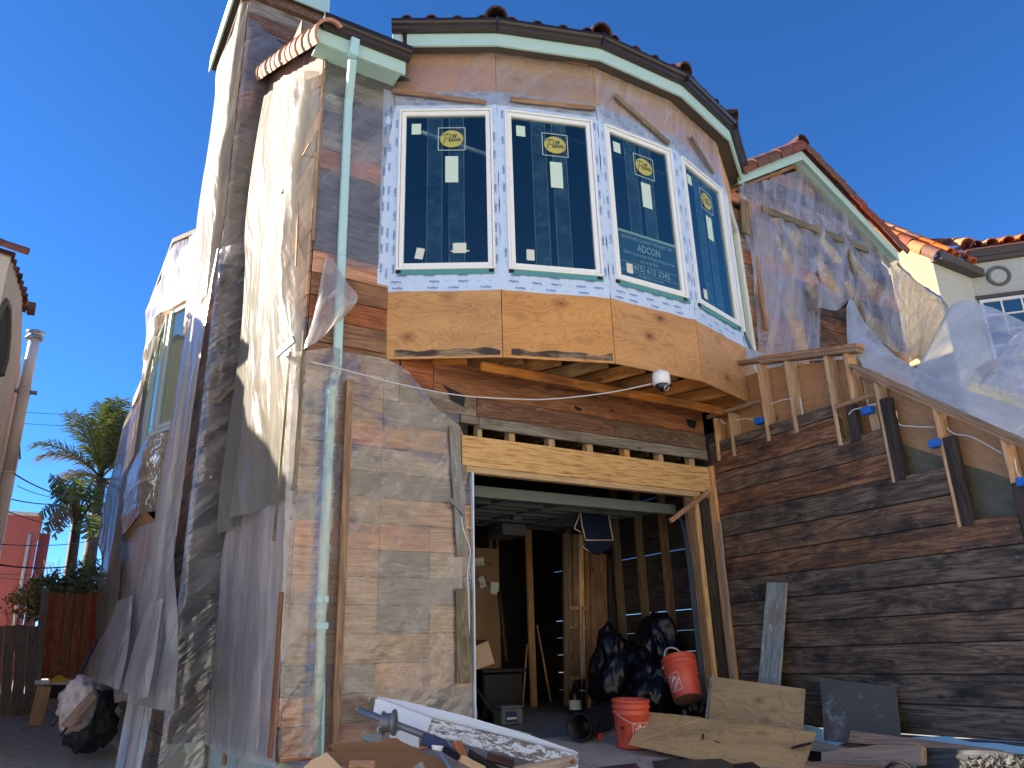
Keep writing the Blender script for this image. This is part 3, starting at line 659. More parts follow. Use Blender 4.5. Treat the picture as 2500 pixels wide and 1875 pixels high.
# flashing tape round the windows
def tape(i, u0, u1, a, b, d=.0175, rot90=False, seed=0, words=True):
    o, e, n, L = FACE[i]; rnd = random.Random(seed)
    nu, nv = max(2, int((u1 - u0) / .05)), max(2, int((b - a) / .05)); vs_, fs = [], []
    for j in range(nu + 1):
        for k in range(nv + 1):
            u = u0 + (u1 - u0) * j / nu; z = a + (b - a) * k / nv
            ed = .012 * nz(u * 6 + seed, z * 6) if k == 0 or j in (0, nu) else 0
            vs_.append(onf(i, u + (ed if j in (0, nu) else 0), z + (ed if k == 0 else 0), d + .004 * abs(nz(u * 9, z * 9, seed))))
    for j in range(nu):
        for k in range(nv): fs.append((j * (nv + 1) + k, (j + 1) * (nv + 1) + k, (j + 1) * (nv + 1) + k + 1, j * (nv + 1) + k + 1))
    FM = frame(onf(i, u0, a, d + .0062), e, n)
    tp = mk('flashing_tape', vs_, fs, M_['tape'], H, frame(onf(i, u0, a), e, n), smooth=True)
    if not words: return
    it = []; Lu, Lz = u1 - u0, b - a
    lanes = max(1, int((Lz if not rot90 else Lu) / .055))
    for q in range(lanes):
        c = (q + .5) / lanes * (Lz if not rot90 else Lu); s = rnd.uniform(.03, .14); run = Lu if not rot90 else Lz
        while s < run - .06:
            small = rnd.random() < .35; w_ = .03 if small else .10
            if s + w_ < run - .01:
                fl = math.pi * (q % 2)
                it.append(('fortifiber' if small else 'FortiFlash', w_, .009 if small else .024, T2(s + w_ / 2, c, fl) if not rot90 else T2(c, s + w_ / 2, math.pi / 2 + fl), .25, .0 if small else .012))
                if not small:
                    it.append(('__________', w_ * .95, .012, T2(s + w_ / 2, c - .02, 0) if not rot90 else T2(c + .02, s + w_ / 2, math.pi / 2)))
            s += w_ + rnd.uniform(.05, .13)
    if it: tag(lettering('tape_print', it, M_['tape_ink'], tp, FM), kind='stuff')
for i in range(5):
    L = FACE[i][3]
    tape(i, .0, L, 3.965, 4.16, seed=i + 1, words=i < 4)                         # below
    tape(i, .0, L, 6.03, 6.27, .0182, seed=i + 11, words=i < 4)                  # above
    tape(i, -.0, .10, 4.10, 6.06, .0222, True, seed=i + 21, words=i < 4)         # jambs
    if i > 0: tape(i - 1, FACE[i - 1][3] - .07, FACE[i - 1][3] + .004, 4.10, 6.06, .0222, True, seed=i + 31, words=True)
    prism('teal_membrane', [onf(i, .1, 4.135), onf(i, L - .06, 4.135), onf(i, L - .06, 4.184), onf(i, .1, 4.184)], FACE[i][2], .006, M_['teal'], bay, .028, 0, x=FACE[i][1])
# tape on the flat wall left of the bay
def walltape(x0, x1, a, b, seed):
    FM = frame(V((x0, YF - .0265, a)), (1, 0, 0), NF)
    rnd = random.Random(seed); nu, nv = 4, 44; vs_, fs = [], []
    for j in range(nu + 1):
        for k in range(nv + 1):
            u = (x1 - x0) * j / nu; z = (b - a) * k / nv
            vs_.append(FM @ V((u + (.012 * nz(z * 5, seed) if j == 0 else 0), z, .004 * nz(u * 9, z * 9, seed))))
    for j in range(nu):
        for k in range(nv): fs.append((j * (nv + 1) + k, (j + 1) * (nv + 1) + k, (j + 1) * (nv + 1) + k + 1, j * (nv + 1) + k + 1))
    tp = mk('flashing_tape', vs_, fs, M_['tape'], H, FM, smooth=True); it = []
    for c in (.03, .085):
        s = rnd.uniform(.05, .2)
        while s < b - a - .12:
            it.append(('FortiFlash', .1, .024, T2(c, s, math.pi / 2 + (math.pi if c > .05 else 0)), .25, .012)); s += rnd.uniform(.16, .3)
    tag(lettering('tape_print', it, M_['tape_ink'], tp, FM @ Matrix.Translation((0, 0, .006))), kind='stuff')
walltape(2.37, 2.487, 4.02, 6.27, 77)
# underside framing of the bay
box('bay_beam', (3.3, 5.84, 3.20), (6.55, 5.88, 3.288), M_['stud_joist'], bay)
for k, x in enumerate([2.95, 3.4, 3.75, 4.2, 4.62, 5.05, 5.5, 5.95, 6.4]):
    yo = 5.35 if 4.4 < x < 5.6 else 5.35 + (4.4 - x) * .34 if x < 4.4 else 5.33 + (x - 5.6) * .30
    if x < 3.4: yo = 5.72 + (3.4 - x) * .58
    yo += .06
    A, B = V((x + .3, yo, 3.34)), V((x, 6.18, 3.34))
    stick('joist', A, B, .045, .13, (0, 0, 1), M_['stud_joist'], bay, off=-.03)
prism('bay_floor', [C[k] + V((0, 0.02, 3.50)) for k in range(6)], (0, 0, 1), .02, M_['stud_dark'], bay, 0, 0)
# interior of the upper room so that panes look into a dark room
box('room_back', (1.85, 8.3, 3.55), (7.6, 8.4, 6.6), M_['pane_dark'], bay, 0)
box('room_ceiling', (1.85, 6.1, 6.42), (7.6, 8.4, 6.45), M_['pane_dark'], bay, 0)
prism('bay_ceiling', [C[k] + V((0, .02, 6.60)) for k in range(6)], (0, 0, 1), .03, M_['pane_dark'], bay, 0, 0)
box('curtain_rail', (2.75, 6.05, 5.78), (3.6, 6.08, 5.82), M_['vinyl'], bay)
# ------------------------------------------------------------------ bay eave: fascia, gutter, tiles
eave = node('eave', H, (5, 5.1, 6.7))
def ring_strip(name, d0, d1, za, zb_, m, i, ext=0.):
    a0, a1 = foff(d0), foff(d1)
    p = [a0[i], a0[i + 1], a1[i + 1], a1[i]]
    vs_ = [q + V((0, 0, za)) for q in p] + [q + V((0, 0, zb_)) for q in p]
    return mk(name, vs_, BOXF, M_[m], eave, frame(p[0] + V((0, 0, za)), p[1] - p[0], (0, 0, 1)), bevel=.003)
for i in range(5):
    ring_strip('fascia', .17, .20, 6.72, 6.90, 'mint', i); ring_strip('soffit', -.01, .169, 6.78, 6.80, 'trim_dark', i)
    # K style gutter profile swept along the facet
    prof = [(.205, 6.87), (.235, 6.865), (.262, 6.885), (.27, 6.915), (.295, 6.93), (.307, 6.95), (.305, 6.985), (.290, 6.99), (.286, 6.965), (.205, 6.965)]
    rr = [foff(d) for d, z in prof]; vs_, fs = [], []
    for k, (d, z) in enumerate(prof):
        vs_ += [rr[k][i] + V((0, 0, z)), rr[k][i + 1] + V((0, 0, z))]
    K = len(prof)
    for k in range(K): k2 = (k + 1) % K; fs.append((2 * k, 2 * k + 1, 2 * k2 + 1, 2 * k2))
    fs += [tuple(2 * k for k in range(K - 1, -1, -1)), tuple(2 * k + 1 for k in range(K))]
    mk('gutter', vs_, fs, M_['gutter'], eave, frame(vs_[0], vs_[1] - vs_[0], (0, 0, 1)))
for k in range(1, 5):                                  # gutter joints
    a, b = foff(.311)[k], foff(.2)[k]
    for s in (a,): mk('gutter_joint', [q + V((0, 0, z)) for z in (6.868, 6.995) for q in (a + (b - a) * .0 + V((-.012, 0, 0)), a + V((.012, 0, 0)), b + V((.012, 0, 0)), b + V((-.012, 0, 0)))], BOXF, M_['gutter'], eave)
# barrel tile mesh (unit: length 1 along x, width 1, shared)
def tile_data(name, m, r0=.5, r1=.42, thick=.09, seg=8):
    vs_, fs = [], []
    for x, r_ in ((0, r0), (1, r1)):
        for rr_ in (r_, r_ - thick):
            for k in range(seg + 1):
                a = math.pi * k / seg; vs_.append((x, rr_ * math.cos(a), rr_ * math.sin(a)))
    S1 = seg + 1
    for k in range(seg):
        fs += [(k, k + 1, 2 * S1 + k + 1, 2 * S1 + k), (S1 + k + 1, S1 + k, 3 * S1 + k, 3 * S1 + k + 1), (k + 1, k, S1 + k, S1 + k + 1), (2 * S1 + k, 2 * S1 + k + 1, 3 * S1 + k + 1, 3 * S1 + k)]
    fs += [(0, 2 * S1, 3 * S1, S1), (seg, S1 + seg, 3 * S1 + seg, 2 * S1 + seg)]
    me = bpy.data.meshes.new(name); me.from_pydata(vs_, [], fs); me.materials.append(m)
    for f in me.polygons: f.use_smooth = True
    me.set_sharp_from_angle(angle=R(40))
    return me
TILE = {k: tile_data('roof_tile', M_[k]) for k in ('tile_bay', 'tile_rake', 'tile_red', 'tile_orange')}
def tile(parent, k, p, xdir, up, length, width, jit=.01):
    """barrel tile: lower end at p, running along xdir"""
    M = frame(V(p) + V((random.uniform(-jit, jit), random.uniform(-jit, jit), random.uniform(-jit, jit) * .5)), V(xdir) + V((random.uniform(-1, 1), random.uniform(-1, 1), random.uniform(-1, 1))) * jit, up) @ Matrix.Diagonal((length, width, width, 1))
    return reg(bpy.data.objects.new('roof_tile', TILE[k]), M, parent)
roof = node('roof', H, (4, 7, 6.7))
apex = V((5.0, 8.3, 8.55))
ro = foff(.26)
mk('roof_deck', [p + V((0, 0, 6.985)) for p in ro] + [apex], [(i, i + 1, 6) for i in range(5)], M_['tile_bay'], roof)
for i in range(5):
    o, e, n, L = FACE[i]; a, b = ro[i], ro[i + 1]; k = int((b - a).length / .26)
    mid = (a + b) / 2 + V((0, 0, 6.98)); sl = (apex - mid).normalized(); nn = (b - a).cross(sl).normalized()
    if nn.z < 0: nn = -nn
    for j in range(1, k + 1):
        t_ = (j - .4) / (k + .2); p = a.lerp(b, t_) + V((0, 0, 6.972)); tile(roof, 'tile_bay', p, sl, nn, .42, .155)
        tile(roof, 'tile_bay', p + sl * .36 + nn * .02, sl, nn, .42, .155)
for k in range(1, 5):
    p = ro[k] + V((0, 0, 7.0)); d = (apex - p).normalized()
    for j in range(4): tile(roof, 'tile_bay', p + d * (.36 * j) - d * .02 + V((0, 0, .02 + j * .012)), d, (0, 0, 1), .44, .25)
# left roof: eave gutter, rake, tiles
YE = 5.85
def fbox(name, x0, x1, y0, y1, a, b, m, par): return box(name, (x0, y0, a), (x1, y1, b), M_[m], par)
fbox('fascia', 1.56, 2.47, YE, YE + .03, 6.25, 6.43, 'mint', eave); fbox('soffit', 1.6, 2.47, YE + .031, 6.17, 6.34, 6.36, 'mint', eave)
prof = [(0, 6.40), (-.03, 6.395), (-.06, 6.415), (-.067, 6.445), (-.09, 6.46), (-.10, 6.48), (-.1, 6.535), (-.085, 6.54), (-.082, 6.51), (0, 6.51)]
vs_, fs = [], []
for d, z in prof: vs_ += [(1.59, YE + d - .002, z), (2.50, YE + d - .002, z)]
K = len(prof)
for k in range(K): k2 = (k + 1) % K; fs.append((2 * k, 2 * k + 1, 2 * k2 + 1, 2 * k2))
fs += [tuple(2 * k for k in range(K - 1, -1, -1)), tuple(2 * k + 1 for k in range(K))]
mk('gutter', vs_, fs, M_['gutter'], eave, frame(V(vs_[0]), (1, 0, 0), (0, 0, 1)))
# bay roof's left return
fbox('bay_return', 2.47, 2.53, 5.95, 6.17, 6.55, 6.9, 'gutter', eave)
SL = .6
rk = lambda y: 6.27 + SL * (y - 5.86)
vs_ = [(1.545, 5.83, rk(5.83)), (1.545, 8.68, rk(8.68)), (1.575, 8.68, rk(8.68)), (1.575, 5.83, rk(5.83))]
vs_ = vs_ + [(x, y, z + .13) for x, y, z in vs_]
mk('rake_board', vs_, BOXF, M_['mint'], eave, frame(V(vs_[0]), V(vs_[1]) - V(vs_[0]), (0, 0, 1)))
mk('roof_deck', [(1.53, 5.82, rk(5.82) + .16), (2.5, 5.82, rk(5.82) + .16), (2.5, 9.5, rk(9.5) + .16), (1.53, 9.5, rk(9.5) + .16)], [(0, 1, 2, 3)], M_['tile_bay'], roof)
mk('roof_deck', [(2.5, 6.35, rk(6.35) + .16), (7.4, 6.35, rk(6.35) + .16), (7.4, 9.5, rk(9.5) + .16), (2.5, 9.5, rk(9.5) + .16)], [(0, 1, 2, 3)], M_['tile_bay'], roof)
mk('rake_frieze', [(1.715, 6.16, 6.02), (1.715, 8.66, 6.02 + 1.5), (1.715, 8.66, rk(8.66) + .1), (1.715, 6.16, rk(6.16) + .1)], [(0, 1, 2, 3)], M_['side_wood'], eave)
dr = V((0, 1, SL)).normalized(); un = V((0, -SL, 1)).normalized()
for j in range(12):
    y = 5.78 + j * .245
    tile(roof, 'tile_rake', (1.66, y, rk(y) + .09), dr, V((-.75, 0, 0)) + un * .65, .36, .31, .006)
for c in range(1, 4):
    for j in range(3): tile(roof, 'tile_bay', (1.68 + c * .24, 5.88 + j * .32, rk(5.88 + j * .32) + .19), dr, un, .42, .17)
# downspout
sp = node('downspout', H, (1.9, 6.1, 6))
def spout(pts, name='pipe', w=.075, d=.055):
    for k in range(len(pts) - 1):
        A, B = V(pts[k]), V(pts[k + 1]); stick(name, A, B, w, d, NF, M_['spout'], sp, 0, .008)
spout([(1.915, YE - .0, 6.40), (1.905, YE + .005, 6.2)], 'outlet', .085, .075)
spout([(1.905, YE + .01, 6.2), (1.99, 6.17, 5.95)]); spout([(1.988, 6.165, 5.97), (2.0, 6.165, 4.2)]); spout([(2.0, 6.16, 4.2), (2.01, 6.16, 3.06)])
spout([(2.01, 6.158, 3.08), (1.968, 6.158, 2.86)]); spout([(1.97, 6.158, 2.88), (1.985, 6.158, 1.0)]); spout([(1.985, 6.155, 1.08), (2.025, 6.155, .03)], w=.07)
for z, x in ((.95, 1.992), (2.86, 1.972), (1.15, 1.985)): box('collar', (x - .046, 6.092, z - .03), (x + .046, 6.166, z + .02), M_['spout'], sp)
# ------------------------------------------------------------------ side wall, chimney, rear side wall
sw = node('side_wall', H, (1.75, 7.4, 0))
zr = list(rows) + [rows[-1] + .222 * k for k in range(1, 14)]
for k in range(len(zr) - 1):
    a, b = zr[k], zr[k + 1]; zc = (a + b) / 2
    ya = 6.2 if b < 6.4 else 5.9 + (b - 6.3) / .6
    if ya > 8.5: break
    cut = random.choice([7.2, 7.6, 8.0])
    for y0, y1 in ((ya, cut), (cut, 8.7)):
        if y1 - y0 > .1: plank(sw, (1.75, y0 + .003, zc), (1.75, y1 - .003, zc), b - a, NL, M_[random.choice(['side_wood', 'side_wood', 'front_warm', 'front_slate'])])
box('sheathing_backing', (1.756, 6.21, 0), (1.85, 8.7, 6.3), M_['stud_dark'], sw)
box('plinth', (1.752, 6.21, -.7), (1.90, 8.7, -.002), M_['concrete_green'], sw)  # added under the wall so sun cannot leak onto the garage floor
box('corner_board', (1.722, 6.15, 4.3), (1.748, 6.196, 6.24), M_['batten'], sw)
ch = node('chimney', H, (1.6, 9.4, 0))
zz = -.4; k = 0
while zz < 9.15:
    h = .222
    plank(ch, (1.373, 8.7, zz + h / 2), (2.3 if zz > 6 else 1.745, 8.7, zz + h / 2), h, NF, M_['chimney_wood'])
    plank(ch, (1.37, 8.70, zz + h / 2), (1.37, 10.2, zz + h / 2), h, NL, M_['side_wood'])
    zz += h; k += 1
box('stack', (1.375, 8.705, -.4), (2.3, 10.2, 9.2), M_['stud_dark'], ch)
box('cap', (1.2, 8.5, 9.36), (2.40, 10.5, 9.62), M_['trim_dark'], ch); box('cap_fascia', (1.17, 8.47, 9.3), (1.198, 10.5, 9.6), M_['mint'], ch); box('cap_fascia', (1.2, 8.47, 9.3), (2.40, 8.498, 9.6), M_['mint'], ch); box('cap_board', (1.27, 8.58, 9.2), (2.34, 10.4, 9.358), M_['drip_board'], ch)
box('frieze_board', (1.36, 8.655, 8.98), (2.30, 8.676, 9.198), M_['grey_board'], ch); box('frieze_board', (1.36, 8.66, 8.76), (2.30, 8.677, 8.975), M_['drip_board'], ch)
XS = 1.44
rw = node('rear_side_wall', H, (XS, 14, 0))
for k in range(len(zr)):
    a = zr[k] + .15
    if a > 6.4: break
    for y0, y1 in ((10.2, 13.1), (13.1, 16.2), (16.2, 19.0)):
        plank(rw, (XS, y0 + .004, a + .11), (XS, y1 - .004, a + .11), .222, NL, M_['side_wood' if random.random() < .7 else 'front_warm'])
box('sheathing_backing', (XS + .006, 10.2, -.3), (XS + .1, 19, 6.6), M_['stud_dark'], rw)
box('concrete_base', (1.37, 10.21, -.75), (1.5, 19, .15), M_['concrete_green'], rw)
box('concrete_base', (1.36, 8.6, -.75), (1.76, 10.2, -.02), M_['concrete_green'], rw)
box('plywood_patch', (1.40, 10.7, .16), (1.425, 11.9, .42), M_['ply_new'], rw)
vt = node('wall_vent', H, (1.3, 8.9, .4))
box('hood', (1.27, 8.75, .27), (1.365, 8.98, .48), M_['metal_dull'], vt)
for z in (.30, .345, .39, .435): box('louvre', (1.262, 8.742, z), (1.36, 8.99, z + .012), M_['metal'], vt)
# lower window on the rear side wall
lw = node('window', H, (XS, 12.3, 1)); NLx = -.03
for (y0, y1, a, b) in [(11.8, 12.85, 2.36, 2.43), (11.8, 12.85, .9, .97), (11.8, 11.87, .97, 2.36), (12.78, 12.85, .97, 2.36), (11.87, 12.78, 1.63, 1.68)]:
    box('frame', (XS - .07, y0, a), (XS - .022, y1, b), M_['vinyl'], lw)
prism('pane', [(XS - .045, 11.87, .97), (XS - .045, 12.78, .97), (XS - .045, 12.78, 2.36), (XS - .045, 11.87, 2.36)], NL, None, M_['glass_mirror'], lw, 0, 0)
# oriel
OR = [V((1.43, 10.25, 0)), V((1.15, 11.0, 0)), V((1.15, 13.2, 0)), V((1.43, 13.9, 0))]
orl = node('oriel', H, (1.2, 12, 3))
OF = []
for i in range(3):
    e = (OR[i + 1] - OR[i]); L = e.length; e /= L; n = V((-e.y, e.x, 0)); OF.append((OR[i], e, n, L))
def ono(i, u, z, d=0.): o, e, n, L = OF[i]; return o + e * u + n * d + V((0, 0, z))
for i in range(3):
    o, e, n, L = OF[i]
    for a, b in ((2.62, 2.95), (2.95, 3.27), (3.27, 3.6), (5.45, 5.8), (5.8, 6.15), (6.15, 6.5)):
        prism('plank', [ono(i, .003, a + .003), ono(i, L - .003, a + .003), ono(i, L - .003, b - .003), ono(i, .003, b - .003)], n, .02, M_['front_warm' if a > 5 else 'side_wood'], orl, 0, .003, x=e)
    prism('sill', [ono(i, 0, 3.6), ono(i, L, 3.6), ono(i, L, 3.66), ono(i, 0, 3.66)], n, .06, M_['vinyl_grey'], orl, 0, .004, x=e)
    k = {0: 1, 1: 2, 2: 1}[i]
    for q in range(k):
        a0, a1 = L * q / k + .05, L * (q + 1) / k - .05
        w = node('window', H, ono(i, a0, 3.67))
        def fb(u0, u1, za, zb_): prism('frame', [ono(i, u0, za), ono(i, u1, za), ono(i, u1, zb_), ono(i, u0, zb_)], n, .05, M_['vinyl_grey'], w, 0, .004, x=e)
        fb(a0, a0 + .06, 3.67, 5.42); fb(a1 - .06, a1, 3.67, 5.42); fb(a0 + .06, a1 - .06, 5.36, 5.42); fb(a0 + .06, a1 - .06, 3.67, 3.73)
        prism('pane', [ono(i, a0 + .06, 3.73), ono(i, a1 - .06, 3.73), ono(i, a1 - .06, 5.36), ono(i, a0 + .06, 5.36)], n, None, M_['glass_mirror'], w, .018, 0, x=e)
        if i == 0: prism('blind', [ono(i, a0 + .06, 3.73), ono(i, a1 - .06, 3.73), ono(i, a1 - .06, 5.36), ono(i, a0 + .06, 5.36)], n, .004, M_['blind'], w, .002, 0, x=e)
        else: prism('blind', [ono(i, a0 + .06, 3.73), ono(i, a1 - .06, 3.73), ono(i, a1 - .06, 5.36), ono(i, a0 + .06, 5.36)], n, .004, M_['pane_dark'], w, -.01, 0, x=e)  # dark sheet stands in for shade of the room behind this glass
prism('soffit', [OR[0] + V((.1, 0, 2.62)), OR[1] + V((0, 0, 2.62)), OR[2] + V((0, 0, 2.62)), OR[3] + V((.1, 0, 2.62))], (0, 0, -1), .02, M_['ply_rail'], orl, 0, .002, x=(0, 1, 0))
mk('soffit_skirt', [OR[0] + V((.1, .1, 2.1)), OR[1] + V((.0, 0, 2.6)), OR[2] + V((0, 0, 2.6)), OR[3] + V((.1, 0, 2.1))], [(0, 1, 2, 3)], M_['ply_rail'], orl)
prism('eave_board', [OR[0] + V((0, -.05, 6.5)), OR[1] + V((-.12, -.05, 6.5)), OR[2] + V((-.12, 0, 6.5)), OR[3] + V((0, .05, 6.5)), V((2.2, 13.9, 6.5)), V((2.2, 10.2, 6.5))], (0, 0, 1), .08, M_['grey_board'], orl, 0, .003)
# ------------------------------------------------------------------ roofs and floors that close the house
sh = node('shell', H, (4, 12, 3))
box('rear_roof', (1.5, 9.5, 6.62), (7.5, 19, 6.75), M_['tile_bay'], sh); box('rear_wall', (1.5, 19.02, -.4), (7.5, 19.1, 6.6), M_['side_wood'], sh)
box('right_wall', (7.42, 6.3, 3.4), (7.5, 19, 6.6), M_['pane_dark'], sh)
box('upper_floor', (1.86, 6.34, 2.96), (7.4, 19, 3.02), M_['stud_dark'], sh)
mk('gable_wall', [(1.8, 6.3, 6.3), (1.8, 9.5, 6.3), (1.8, 9.5, 8.3)], [(0, 1, 2)], M_['pane_dark'], sh)
# ------------------------------------------------------------------ garage inside
gi = node('garage_interior', H, (4, 9, 0))
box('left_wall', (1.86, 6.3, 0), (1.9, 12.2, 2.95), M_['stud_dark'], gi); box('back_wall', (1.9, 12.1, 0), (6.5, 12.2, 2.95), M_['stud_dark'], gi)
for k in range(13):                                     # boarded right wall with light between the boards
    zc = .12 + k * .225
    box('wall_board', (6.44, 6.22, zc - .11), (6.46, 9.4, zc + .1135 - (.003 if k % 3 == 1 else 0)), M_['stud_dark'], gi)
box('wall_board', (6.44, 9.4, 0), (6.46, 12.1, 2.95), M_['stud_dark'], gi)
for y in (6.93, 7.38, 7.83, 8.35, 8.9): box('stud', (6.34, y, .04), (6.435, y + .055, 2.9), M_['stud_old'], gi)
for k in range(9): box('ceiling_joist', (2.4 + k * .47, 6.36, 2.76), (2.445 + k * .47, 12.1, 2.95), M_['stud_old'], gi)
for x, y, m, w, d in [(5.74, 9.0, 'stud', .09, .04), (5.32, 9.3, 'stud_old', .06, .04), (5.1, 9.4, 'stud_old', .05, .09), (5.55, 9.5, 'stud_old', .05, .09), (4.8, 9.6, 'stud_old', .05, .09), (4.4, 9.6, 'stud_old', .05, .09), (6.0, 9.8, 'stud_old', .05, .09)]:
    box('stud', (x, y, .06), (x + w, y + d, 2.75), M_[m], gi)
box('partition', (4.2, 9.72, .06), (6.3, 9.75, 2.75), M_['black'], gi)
# jamb on the right of the opening, inside to outside
jb = node('door_jamb', H, (6.2, 6.2, 0))
def jamb(x0, x1, m, y0=6.17, y1=6.21, a=.02, b=2.3): return box('jamb_board', (x0, y0, a), (x1, y1, b), M_[m], jb)
jamb(6.06, 6.165, 'stud_old', 6.19, 6.24); jamb(6.17, 6.225, 'osb', 6.17, 6.24); jamb(6.23, 6.40, 'stud_dark', 6.18, 6.23)
jamb(6.405, 6.445, 'stud', 6.09, 6.23, .02, 2.66)
jamb(3.352, 3.366, 'white_peel', 6.14, 6.3, .02, 2.3); jamb(3.29, 3.345, 'stud_dark', 6.226, 6.32)
box('corner_post', (6.463, 6.03, 0), (6.56, 6.32, 3.0), M_['stud_dark'], jb)  # filler added behind the boards to stop light leaking through the gap
# raised sectional door
gd = node('garage_door', H, (4.8, 7.5, 2.2))
box('bottom_rail', (3.42, 6.47, 2.15), (6.16, 6.52, 2.26), M_['door_rail'], gd)
for k in range(4):
    y0 = 6.53 + k * .58; z = 2.225 + k * .028
    box('panel', (3.44, y0, z + .03), (6.16, y0 + .57, z + .045), M_['door_panel'], gd)
    for yy in (y0 + .0, y0 + .28, y0 + .53): box('rib', (3.44, yy, z - .012), (6.16, yy + .035, z + .029), M_['door_rail'], gd)
for x in (3.5, 4.1, 4.78, 5.45, 6.08): stick('stile', (x, 6.54, 2.215), (x, 8.82, 2.325), .05, .02, (0, 0, -1), M_['door_rail'], gd)
for y in (7.1, 7.7): box('hinge', (4.74, y, 2.2), (4.86, y + .06, 2.235), M_['metal_dull'], gd)
tube('door_track', [(3.44, 6.4, 1.9), (3.44, 6.45, 2.1), (3.44, 6.7, 2.2), (3.44, 8.8, 2.32)], .02, M_['metal'], gd, 6)
box('opener', (4.95, 8.3, 2.12), (5.3, 8.7, 2.26), M_['metal_dull'], gd)
# bundle of cables down the right jamb
cb = node('cable_bundle', H, (6.1, 6.3, 0))
for k in range(7):
    dx = .012 * k; tube('cable', spline([(6.13 - .05 + dx * .5, 6.42, 2.14), (6.03 + dx, 6.28, 2.0), (5.985 + dx, 6.20, 1.6), (5.98 + dx, 6.19, .9), (5.985 + dx, 6.185, .04)], 14), .0055, M_['wire_blue' if k % 2 else 'wire_k'], cb, 5)
# ------------------------------------------------------------------ entry gable
en = node('entry_gable', H, (9, 6.2, 3))
def gz(x): return 7.62 - .62 * abs(x - 8.97)
for k in range(22):
    a = 2.7 + .222 * k; b = a + .222
    if b > 7.55: break
    h = (7.62 - b) / .62; x0, x1 = max(7.5, 8.97 - h), min(11.0, 8.97 + h)
    cut = random.choice([8.4, 9.0, 9.8])
    dk = 4.2 < a < 5.4
    for qa, qb in (((x0, 8.6), (8.6, 9.75), (9.75, x1)) if dk else ((x0, cut), (cut, x1))):
        if qb - qa > .08: plank(en, (qa + .003, YF, (a + b) / 2), (qb - .003, YF, (a + b) / 2), .222, NF, M_['dark_plank' if dk and qa == 8.6 else random.choice(['front_slate', 'front_pale', 'front_warm', 'front_warm', 'grey_board'])])
prism('sheathing_backing', [(7.5, YF + .03, 2.7), (11.0, YF + .03, 2.7), (11.0, YF + .03, gz(11.0)), (8.97, YF + .03, 7.6), (7.5, YF + .03, gz(7.5))], NF, .02, M_['stud_dark'], en, 0, 0)
box('side_wall', (10.93, 6.24, 2.7), (11.0, 12, 6.36), M_['side_wood'], en)
YG = 5.98
A, B, Cc = V((7.45, YG, 6.67)), V((8.97, YG, 7.60)), V((10.98, YG, 6.40))
for P, Q in ((A, B), (B, Cc)):
    prism('barge_board', [P, Q, Q + V((0, 0, .15)), P + V((0, 0, .15))], NF, .03, M_['mint'], en, -.03, .003)
    d = (Q - P); mk('soffit', [P + V((0, .03, .04)), Q + V((0, .03, .04)), Q + V((0, .22, .04)), P + V((0, .22, .04))], [(0, 1, 2, 3)], M_['mint'], en)
    stick('frieze_strip', P + V((0, .19, -.02)), Q + V((0, .19, -.02)), .05, .03, NF, M_['batten'], en, 0)
    mk('roof_deck', [P + V((0, 0, .16)), Q + V((0, 0, .16)), Q + V((0, 6, .16)), P + V((0, 6, .16))], [(0, 1, 2, 3)], M_['tile_red'], en)
# rake tiles stepping up the left slope and down the right slope
def rake_tiles(P, Q, n_, w=.23, key='tile_red', side=1):
    d = (Q - P).normalized(); up = V((-d.z, 0, d.x)); up = up if up.z > 0 else -up; L = (Q - P).length
    for j in range(n_):
        p = P + d * (L * j / n_) + up * (.155 + .012) + V((0, -.0, 0)); tile(en, key, p, d, up * .75 + V((0, -.66, 0)), L / n_ * 1.25, w, .006)
rake_tiles(A + V((.1, 0, .05)), B + V((0, 0, 0.03)), 5); rake_tiles(Cc + V((.07, 0, 0.03)), B + V((0, 0, .03)), 9)
for j in range(3): tile(en, 'tile_bay' if j == 0 else 'tile_red', B + V((.0, .55 - .32 * 1 + j * .34 - .3, .27)), (0, 1, .0), (0, 0, 1), .42, .26)
dl = V((B.x - A.x, 0, B.z - A.z)).normalized(); ul = V((-dl.z, 0, dl.x))
for r_ in range(2):
    for j in range(5): tile(en, 'tile_orange', A + dl * (.33 * j + .12) + ul * .22 + V((0, .32 + .27 * r_, .04)), dl, ul, .42, .2)
# ------------------------------------------------------------------ parapet of the entry stair: its own thing
ST = thing('entry_stair', 'unfinished entry stair with wall of dark stained planks and open stud parapet', 'stair', (6.45, 4.5, 0))
XW = 6.45
pw = node('plank_wall', ST, (6.45, 4.5, 0))
zl = [-.02, .215, .45, .69, .92, 1.155, 1.39, 1.62, 1.855, 2.09, 2.325, 2.56, 2.80, 2.925]
for k in range(len(zl) - 1):
    a, b = zl[k], zl[k + 1]
    yn = 2.6 if b < 1.63 else 3.50 if b < 2.1 else 3.97 if b < 2.57 else 4.43
    if 1.4 < b < 1.63: yn = 3.04
    stick('plank', (XW, 6.13, (a + b) / 2), (XW, yn, (a + b) / 2), b - a - .008, .028 * random.uniform(.8, 1.2), NL, M_['dark_plank'], pw, -.028, .004)
sb = node('stud_parapet', ST, (6.45, 4.2, 2))
box('foundation', (6.425, 2.0, -1.0), (6.52, 6.12, -.03), M_['slab_grey'], ST)
def stud(y, a, b, m='stud', w=.04, d=.14, x=XW): return box('stud', (x + .0 - .012, y, a), (x + d, y + w, b), M_[m], sb)
capz = lambda y: 3.36 + (y - 4.17) * .235
for y, bz in ((5.26, 2.75), (4.90, 2.75), (4.43, 2.50), (4.21, 2.89)): stud(y, bz, capz(y) - .0)
for y in (5.98, 5.75): stud(y, 2.7, 3.2)
railz = lambda y: 3.21 + (y - 4.17) * .823
